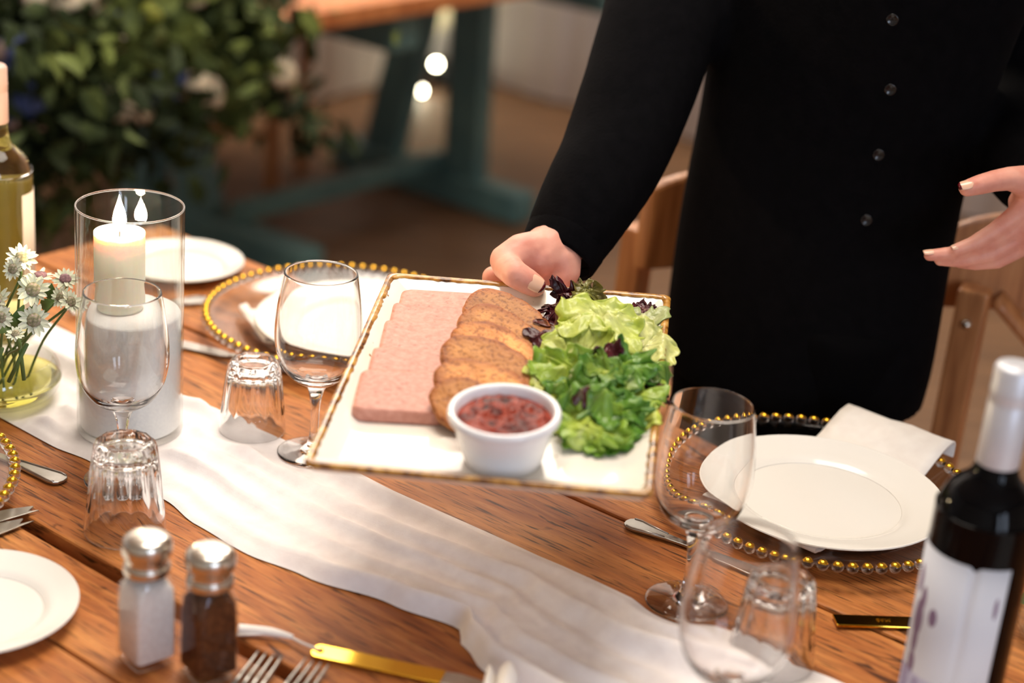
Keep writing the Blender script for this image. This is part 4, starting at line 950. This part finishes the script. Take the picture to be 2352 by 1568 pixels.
def splN(tab, k):
    out = []
    for i in range(len(tab)-1):
        a, b, c, d = tab[max(i-1, 0)], tab[i], tab[i+1], tab[min(i+2, len(tab)-1)]
        for j in range(k):
            t = j/k; out.append([.5*((2*B)+(C_-A)*t+(2*A-5*B+4*C_-D)*t*t+(3*B-A-3*C_+D)*t**3) for A, B, C_, D in zip(a, b, c, d)])
    out.append(list(tab[-1])); return out
YAW = .12
torso = [(-.818, 1.605, .150, .112, .738), (-.818, 1.605, .154, .112, .80), (-.818, 1.605, .152, .112, .92), (-.812, 1.605, .150, .110, 1.04), (-.798, 1.605, .160, .118, 1.18), (-.785, 1.61, .178, .118, 1.30), (-.778, 1.62, .160, .095, 1.39), (-.775, 1.625, .09, .07, 1.435)]
body_blobs = []
tv = loft_data([ell_ring(u, v, hu-.006, hv-.006, z, 28, YAW) for u, v, hu, hv, z in dense(torso, 4)])
# arms: right arm holds the platter, left arm bent with an open hand
armR = [(Vector(pvz(-.965, 1.60, 1.375)), .062), (atd(1570, -90, 1.86), .058), (atd(1500, 110, 1.815), .052), (atd(1420, 330, 1.755), .046), (atd(1345, 470, 1.71), .040), (atd(1290, 552, 1.685), .030)]
elbL = atd(2345, 215, 1.93)
armL = [(Vector(pvz(-.59, 1.62, 1.375)), .062), (elbL+Vector((.0, .02, .13)), .054), (elbL, .050), (atd(2352, 342, 1.82), .044), (atd(2420, 455, 1.705), .029)]
def P(x, y, d): return atd(x, y, d)
def onw(x, y, h): return PM @ onp(x, y, h)
hR = []
hR += chain([(P(1290, 552, 1.685), .028), (P(1258, 575, 1.67), .026), (P(1238, 592, 1.66), .0215)])
hR += chain([(P(1238, 572, 1.66), .0190), (P(1196, 578, 1.65), .0178), (P(1160, 597, 1.640), .0152)])            # thenar to thumb knuckle
tip = onw(1228, 656, .0165); ipj = onw(1184, 630, .026)
hR += chain([(P(1160, 597, 1.640), .0152), (P(1165, 612, 1.632), .0146), (ipj, .0136), (ipj.lerp(tip, .55), .0128), (tip, .0112)])
hR += chain([(P(1285, 592, 1.670), .022), (P(1296, 622, 1.668), .0165), (P(1280, 650, 1.665), .015)])                # heel of the hand
hR += chain([(P(1245, 600, 1.668), .020), (P(1225, 640, 1.668), .018), (P(1190, 652, 1.668), .016)])
PLB = -.0275
for k, x in enumerate((-.036, -.014, .008, .028)):
    r_ = (.0088, .0092, .0088, .0078)[k]
    L3 = (.058, .066, .060, .046)[k]
    hR += chain([(PM @ Vector((x+.018, HY+.026, -.026)), .0125), (PM @ Vector((x+.006, HY+.006, PLB-.003)), r_+.0012), (PM @ Vector((x-.008, HY-L3*.5, PLB-.0015)), r_), (PM @ Vector((x-.018, HY-L3, PLB+.0005)), r_-.0012)])
hR += chain([(P(1132, 636, 1.664), .0110), (P(1160, 650, 1.664), .014), (P(1240, 650, 1.668), .016)])
hL = []
hL += chain([(P(2440, 448, 1.705), .026), (P(2405, 455, 1.695), .026), (P(2372, 468, 1.69), .024)])
hL += chain([(P(2385, 440, 1.685), .020), (P(2352, 415, 1.668), .0155), (P(2320, 410, 1.66), .0120), (P(2285, 415, 1.655), .0108), (P(2250, 424, 1.65), .0100), (P(2222, 432, 1.648), .0085)])
for pts in ([(2372, 460, .018), (2330, 497, .0125), (2285, 530, .0105), (2235, 560, .0092), (2196, 574, .0078)],
            [(2374, 482, .017), (2335, 522, .0125), (2270, 557, .0105), (2190, 582, .0090), (2136, 586, .0072)],
            [(2376, 502, .016), (2335, 550, .0120), (2275, 585, .0100), (2205, 598, .0088), (2160, 597, .0074)],
            [(2378, 522, .015), (2340, 572, .0110), (2290, 600, .0092), (2240, 606, .0080), (2205, 604, .0066)]):
    k_ = {0: 0}; dd = 1.675+.012*len(hL) % .03
    hL += chain([(P(x, y, 1.682+(.0 if i == 0 else .018*(pts[0][1]-460)/62)), r*.85) for i, (x, y, r) in enumerate(pts)])
headc = pvz(-.765, 1.58, 1.60)
neck = [(pvz(-.775, 1.62, 1.40), .055), (pvz(-.77, 1.605, 1.50), .05)]
def head_loft():
    rs = []
    for z, a, b, dv in ((1.485, .045, .050, -.03), (1.50, .058, .075, -.015), (1.54, .068, .088, 0), (1.60, .074, .096, .006), (1.66, .074, .096, .010), (1.70, .062, .082, .012), (1.725, .035, .05, .012)):
        rs.append(ell_ring(-.765, 1.585+dv, a, b, z, 24, YAW))
    return loft_data(rs)
fx = pvz(-.765, 1.585, 0); fdir = (-V+U*.12).normalized()
face = chain([(fx+fdir*.088+Z*1.625, .010), (fx+fdir*.104+Z*1.59, .013)])+[(fx+fdir*.083+Z*1.553, .016), (fx+fdir*.085+Z*1.515, .016)]
for s in (-1, 1): face += chain([(fx+U*.076*s+Z*1.615, .012), (fx+U*.075*s+Z*1.575, .009)])
legs = [[(uc+s_*.071, 1.60, .078, .098, .84), (uc+s_*.071, 1.60, .0705, .090, .775), (uc+s_*.073, 1.60, .0640, .084, .70), (uc+s_*.075, 1.595, .060, .078, .60), (uc+s_*.078, 1.59, .056, .064, .46), (uc+s_*.08, 1.60, .054, .062, .30), (uc+s_*.082, 1.605, .048, .054, .09)] for uc in (-.818,) for s_ in (-1, 1)]
lg = [loft_data([ell_ring(u, v, a-.008, b-.008, z, 20) for u, v, a, b, z in dense(l_, 4)][::-1]) for l_ in legs]
feet = []
for u in (-.90, -.736): feet += chain([(pvz(u, 1.62, .055), .042), (pvz(u, 1.54, .042), .038), (pvz(u, 1.46, .034), .030)], .012)
body = fuse('body', chain(neck, .01)+chain([(a_, r_*.78) for a_, r_ in armR], .012)+chain([(a_, r_*.78) for a_, r_ in armL], .012)+face+feet, .011, MT['skin'], pn, 5, [tv, head_loft()]+lg)
# hands at full detail, continuous with the wrists inside the cuffs
hr = fuse('right_hand', hR+chain([(armR[-2][0], .026), (armR[-1][0], .027)], .006), .0021, MT['skin'], pn, 5)
hl = fuse('left_hand', hL+chain([(armL[-2][0], .026), (armL[-1][0], .026)], .006), .0018, MT['skin'], pn, 3)
def nail(hand, c, fwd, up, L, W, polish=True):
    f = fwd.normalized(); u_ = (up-f*up.dot(f)).normalized(); s = f.cross(u_); vs, fs = [], []; n1, n2 = 8, 9
    for i in range(n1+1):
        for j in range(n2+1):
            a = (j/n2-.5)*2.0; t = i/n1*2-1; w_ = W*(1-.35*max(0, -t)**3-.22*max(0, t)**3)
            vs.append(c+f*t*L/2*(1-.25*a*a*.4)+s*math.sin(a)*w_/2/math.sin(1)+u_*(math.cos(a)-1)*W*.40)
    for i in range(n1):
        for j in range(n2): k = i*(n2+1)+j; fs.append((k, k+n2+1, k+n2+2, k+1))
    o = mesh('nail', vs, fs, MT['nail'], pn, True, True); solid(o, .0007, 0); o.parent = hand; o.location = (0, 0, 0)
    if polish:
        vs2, fs2 = [], []
        for i in range(4):
            for j in range(n2+1):
                a = (j/n2-.5)*2.0; t = .86+.30*i/3; w_ = W*(1-.30*max(0, min(t, 1.2))**3)
                vs2.append(c+f*t*L/2*(1-.10*a*a)+s*math.sin(a)*w_/2/math.sin(1)+u_*((math.cos(a)-1)*W*.42+.0009-.0022*(i/3)**2))
        for i in range(3):
            for j in range(n2): k = i*(n2+1)+j; fs2.append((k, k+n2+1, k+n2+2, k+1))
        o = mesh('nail_tip', vs2, fs2, MT['polish'], pn, True, True); solid(o, .0008, 0); o.parent = hand
tf = (tip-ipj).normalized(); tu = (EN*.25-FWD*.95+CR*.05).normalized()
nail(hr, tip+tu*.0114-tf*.0004, tf, tu, .0180, .0150)
nail(hl, P(2216, 431, 1.648)-FWD*.0066-CD*.0030, -CR+CD*.22, -FWD*.8-CD*.5, .0135, .0105)
for (tx, ty), fw, r_, L_ in (((2196, 574), -CR+CD*.35, .0073, .0095), ((2136, 586), -CR+CD*.1, .0067, .0125), ((2160, 597), -CR-CD*.02, .0069, .0095)):
    k_ = {2196: 1.682, 2136: 1.6884, 2160: 1.6942}[tx]; up_ = (-CD*.75-FWD*.65).normalized()
    nail(hl, P(tx, ty, k_)+up_*r_*.80+fw.normalized()*.0012, fw, up_, L_, .0078, False)
# clothing
def sleeve(pts, grow):
    # smooth tapering sleeve as stacked rings along the arm
    P_ = [(list(p)+[r+g]) for (p, r), g in zip(pts, grow)]; rs = []; D = splN(P_, 5); n = 26; prev = None
    for i, q in enumerate(D):
        c = Vector(q[:3]); t = (Vector(D[min(i+1, len(D)-1)][:3])-Vector(D[max(i-1, 0)][:3])).normalized()
        s = t.cross(Z if prev is None else prev); s = (prev-t*prev.dot(t)).normalized() if prev is not None else s.normalized(); prev = s; b = s.cross(t)
        row = []
        for k in range(n):
            a = 2*math.pi*k/n; wr = 1+.035*noise.noise(Vector((math.cos(a)*1.5, math.sin(a)*1.5, i*.45)))
            row.append(c+(s*math.cos(a)+b*math.sin(a))*q[3]*wr)
        rs.append(row)
    return rs
srR = [armR[0], armR[1], armR[2], armR[3], armR[4], (atd(1290, 570, 1.690), .030)]
rsR = sleeve(srR, (.012, .010, .010, .009, .008, .0100))
srL = [armL[0], armL[1], armL[2], armL[3], (atd(2425, 452, 1.705), .029)]
rsL = sleeve(srL, (.012, .010, .010, .009, .008))
tvo = loft_data([ell_ring(u, v, hu+.003, hv+.003, z, 40, YAW) for u, v, hu, hv, z in dense(torso, 4)])
cardi = fuse('cardigan', [], .0075, MT['black'], pn, 3, [tvo, loft_data(rsR), loft_data(rsL)])
for nm, rs in (('cuff', rsR), ('cuff', rsL)):
    last = rs[-1]; c = sum(last, Vector())/len(last); ax = (c-sum(rs[-3], Vector())/len(last)).normalized(); rows = []
    for k in range(7):
        f_ = 1.0+(.05 if k in (0, 6) else .07); rows.append([c+(p-c)*f_*(.98-.012*k)+ax*(-.012+.004*k) for p in last])
    rows.append([c+(p-c)*.88+ax*.009 for p in last])
    o = rings(nm, [[p-pn.location for p in r] for r in rows], MT['black'], cardi, cap=False)
trous = fuse('trousers', [], .008, MT['blackt'], pn, 3, [loft_data([ell_ring(u, v, a, b, z, 24) for u, v, a, b, z in dense(l_, 4)][::-1]) for l_ in legs]+[loft_data([ell_ring(-.818, 1.602, .146, .105, z, 32) for z in (.80, .83, .87)])])
for x, y, v_, m_ in ((2050, 45, None, MT['buttonb']), (2045, 205, None, MT['buttonb']), (2018, 355, None, MT['buttonb']), (1990, 505, None, MT['buttonb'])):
    # find where this sight line meets the cardigan
    R = ray(x, y); inv = pn.matrix_basis.inverted(); hit, loc, nrm, idx = cardi.ray_cast(CP-pn.location, R)
    if hit:
        bt = lathe('button', [(0, -.001), (.0055, -.001), (.0062, .0004), (.0058, .0016), (.0046, .0014), (.004, .0008), (0, .0008)], m_, pn, 24)
        bt.parent = cardi; bt.location = loc; bt.rotation_mode = 'QUATERNION'; bt.rotation_quaternion = nrm.to_track_quat('Z', 'Y')
        for hx, hy in ((-.0014, -.0014), (.0014, -.0014), (.0014, .0014), (-.0014, .0014)):
            q = lathe('button_hole', [(0, .0010), (.0006, .0010), (.0006, .0007)], MT['buttonb'], None, 8); q.parent = bt; q.location = (hx, hy, .0002)
for s in (-1, 1):
    bmE = bmesh.new(); bmesh.ops.create_uvsphere(bmE, u_segments=14, v_segments=10, radius=.0115); meE = bpy.data.meshes.new('eye'); bmE.to_mesh(meE); bmE.free()
    e = link('eye', meE, MT['ceramic'], body); e.location = fx+fdir*.084+U*.032*s+Z*1.612-pn.location
hair_r = [ell_ring(-.765, 1.60, a, b, z, 28, YAW) for z, a, b in ((1.50, .070, .072), (1.56, .082, .090), (1.63, .087, .100), (1.69, .080, .095), (1.725, .056, .07), (1.742, .02, .03))]
hv, hf = loft_data(hair_r)
o = mesh('hair', [p+V*.026*(1 if p.z < 1.68 else .5) for p in hv], hf, MT['hair'], pn, True, True)
for u in (-.90, -.736):
    sh = fuse('shoe', chain([(pvz(u, 1.63, .050), .047), (pvz(u, 1.54, .046), .043), (pvz(u, 1.45, .037), .035)], .01), .008, MT['buttonb'], pn, 3)
# ------------------------------------------------------------------ background trestle table with floral garland
bt0 = uvz(-2.95, 2.75, 0)
bt = thing('trestle_table', 'long pine-topped trestle table with teal painted legs beyond the candle', 'table', bt0)
for k in range(4):
    u0 = -3.44+.245*k; m = MT['orange_top']
    vs = [uvz(u, v, z) for u, v, z in [(u0, 1.2, .715), (u0+.242, 1.2, .715), (u0+.242, 3.98, .715), (u0, 3.98, .715), (u0, 1.2, .755), (u0+.242, 1.2, .755), (u0+.242, 3.98, .755), (u0, 3.98, .755)]]
    bevel(mesh('plank', vs, box_data(0, 1, 0, 1, 0, 1)[1], m, bt, False, True), .004)
def trestle(v, top_a, bot_a, top_b, bot_b, foot, topb):
    for tp_, bp_ in ((top_a, bot_a), (top_b, bot_b)):        # each post runs from the foot beam up to the head beam
        a_, b_ = onv(*tp_, v), onv(*bp_, v); d_ = (a_-b_)/(a_.z-b_.z)
        lo_, hi_ = b_+d_*(.06-b_.z), b_+d_*(.65-b_.z)
        for w_ in (lo_, hi_):
            ex_ = -3.37-w_.dot(U)
            if ex_ > 0: w_ += U*ex_
        beam('trestle_post', hi_, lo_, .06, .115, MT['teal'], bt)
    f0, f1 = (Vector(x) for x in foot)
    beam('trestle_foot', f0, f1, .09, .085, MT['teal'], bt, .012); beam('trestle_head', Vector(topb[0]), Vector(topb[1]), .09, .09, MT['teal'], bt, .012)
trestle(3.62, (1088, 52), (1066, 452), (952, 62), (862, 420), (uvz(-2.72, 3.62, .045), uvz(-3.42, 3.62, .045)), (uvz(-2.5, 3.62, .668), uvz(-3.42, 3.62, .668)))
trestle(2.84, (405, 190), (478, 545), (262, 150), (262, 430), (uvz(-2.76, 2.84, .045), uvz(-3.43, 2.84, .045)), (uvz(-2.5, 2.84, .668), uvz(-3.43, 2.84, .668)))
beam('stretcher', uvz(-3.03, 2.84, .11), uvz(-3.03, 3.62, .11), .045, .05, MT['teal'], bt, .006, side=U)
def onu(x, y, u):
    R = ray(x, y); return CP + R*((u-CP.dot(U))/R.dot(U))
def garland():
    gl = thing('floral_garland', 'full floral garland of dark foliage with cream roses draped over the trestle table', 'flower arrangement', uvz(-2.44, 2.0, .75))
    rnd = random.Random(4); vs, fs = [], []
    def put(c, n, spread, size):
        for _ in range(n):
            p = c+Vector((rnd.gauss(0, 1)*spread, rnd.gauss(0, 1)*spread, rnd.gauss(0, 1)*spread)); L = size*rnd.uniform(.6, 1.4)
            d = Vector((rnd.uniform(-1, 1), rnd.uniform(-1, 1), rnd.uniform(-1.2, .6))).normalized(); s = d.cross(Vector((rnd.uniform(-1, 1), rnd.uniform(-1, 1), rnd.uniform(-1, 1)))).normalized(); n_ = s.cross(d)
            k = len(vs); w_ = L*.26
            new = ([p, p+d*L*.35+s*w_+n_*w_*.3, p+d*L*.4, p+d*L*.35-s*w_+n_*w_*.3, p+d*L*.75+s*w_*.7+n_*w_*.1, p+d*L*.78, p+d*L*.75-s*w_*.7+n_*w_*.1, p+d*L-n_*w_*.3])
            um = min(x_.dot(U) for x_ in new); z0 = min(x_.z for x_ in new); z1 = max(x_.z for x_ in new)
            if um < -2.448 and z1 > .710 and z0 < .759:      # rests on the table top or hangs clear of its edge
                sh = Z*(.760-z0) if (z0+z1)/2 > .735 else U*(-2.446-um)
                new = [x_+sh for x_ in new]
            vs.extend(new)
            fs.extend([(k, k+1, k+2), (k, k+2, k+3), (k+1, k+4, k+5, k+2), (k+2, k+5, k+6, k+3), (k+4, k+7, k+5), (k+5, k+7, k+6)])
    for x, y, sp, n in ((40, 20, .10, 420), (160, 60, .11, 480), (300, 40, .11, 480), (430, 60, .10, 420), (520, 40, .07, 240), (540, 130, .05, 130), (390, 130, .07, 220), (205, 165, .07, 170), (80, 190, .09, 300), (0, 140, .1, 250), (50, 310, .05, 90), (130, 250, .045, 60), (440, 175, .045, 70), (520, 160, .04, 60), (90, 440, .04, 30), (410, 230, .035, 36), (620, 200, .03, 26), (690, 260, .028, 24), (740, 320, .025, 18), (30, 430, .06, 70), (-80, 100, .14, 400)):
        put(onu(x, y, -2.36 if y > 60 else -2.45), int(n*1.3), sp*.92, .048)
    o = mesh('foliage', vs, fs, MT['leafg'], gl, False, True); o['kind'] = 'stuff'
    def bloom(name, x, y, r, m, d=3.5):
        c = onu(x, y, -2.36)-FWD*(.14+.1*(3.52-d)); bmq = bmesh.new(); bmesh.ops.create_icosphere(bmq, subdivisions=3, radius=r)
        for v in bmq.verts: v.co *= 1+.16*math.sin(9*math.atan2(v.co.y, v.co.x)+v.co.z*90)+.1*noise.noise(v.co*40)
        me = bpy.data.meshes.new(name); bmq.to_mesh(me); bmq.free(); q = link(name, me, m, gl); q.location = c-gl.location
    for x, y, r in ((255, 25, .034), (200, 45, .028), (130, 30, .022), (185, 8, .024), (480, 30, .018)): bloom('rose', x, y, r, MT['rose'])
    for x, y, r in ((325, 262, .036), (352, 275, .026), (300, 245, .026), (478, 215, .034), (505, 238, .030), (672, 196, .026), (318, 135, .014)): bloom('white_bloom', x, y, r, MT['rose'])
    bloom('rose', 388, 62, .019, noisy('lime_bloom', [(.3, S(150, 160, 60)), (.7, S(186, 190, 90))], 30)); 
    for x, y, r in ((75, 200, .03), (120, 260, .028), (60, 275, .026), (410, 240, .026), (435, 200, .022), (400, 215, .02), (335, 75, .02), (20, 230, .03), (90, 150, .03)): bloom('blue_bloom', x, y, r, MT['blue'], 3.52)
    for x, y, r in ((75, 300, .018), (135, 305, .016), (40, 150, .02), (100, 140, .022)): bloom('pink_bloom', x, y, r, noisy('dusty_pink_petals', [(.3, S(150, 124, 116)), (.7, S(182, 156, 146))], 20), 3.5)
garland()
# uplighter on the floor in the corner
ulp = at(1000, 190, 0)+U*.04
ul = thing('floor_uplighter', 'small black floor uplighter glowing against the white drape behind the table', 'lamp', ulp)
lathe('housing', [(0, 0), (.05, 0), (.055, .004), (.06, .07), (.055, .075), (.045, .07), (0, .068)], MT['uplight'], ul, 32)
bmL = bmesh.new(); bmesh.ops.create_uvsphere(bmL, u_segments=16, v_segments=10, radius=.010); meL = bpy.data.meshes.new('led_lens'); bmL.to_mesh(meL); bmL.free()
l1 = link('led_lens', meL, MT['led'], ul); l1.location = (-.03, -.04, .082)
l2 = link('led_lens', meL, MT['led'], ul); l2.location = at(966, 208, .02)-ulp
l2p = tube('led_cable', [Vector((-.04, -.03, .01)), l2.location+Vector((.0, 0, -.012))], .004, MT['uplight'], ul, 6)
sl = bpy.data.lights.new('uplighter_beam', 'SPOT'); sl.energy = 1.2; sl.color = (1, .82, .34); sl.spot_size = math.radians(75); sl.shadow_soft_size = .03
so = bpy.data.objects.new('uplighter_beam', sl); COL.objects.link(so); so.parent = ul; so.location = (0, 0, .09); so.rotation_euler = ((uvz(-4.0, 4.8, 1.2)-(ulp+Z*.09)).to_track_quat('-Z', 'Y')).to_euler()
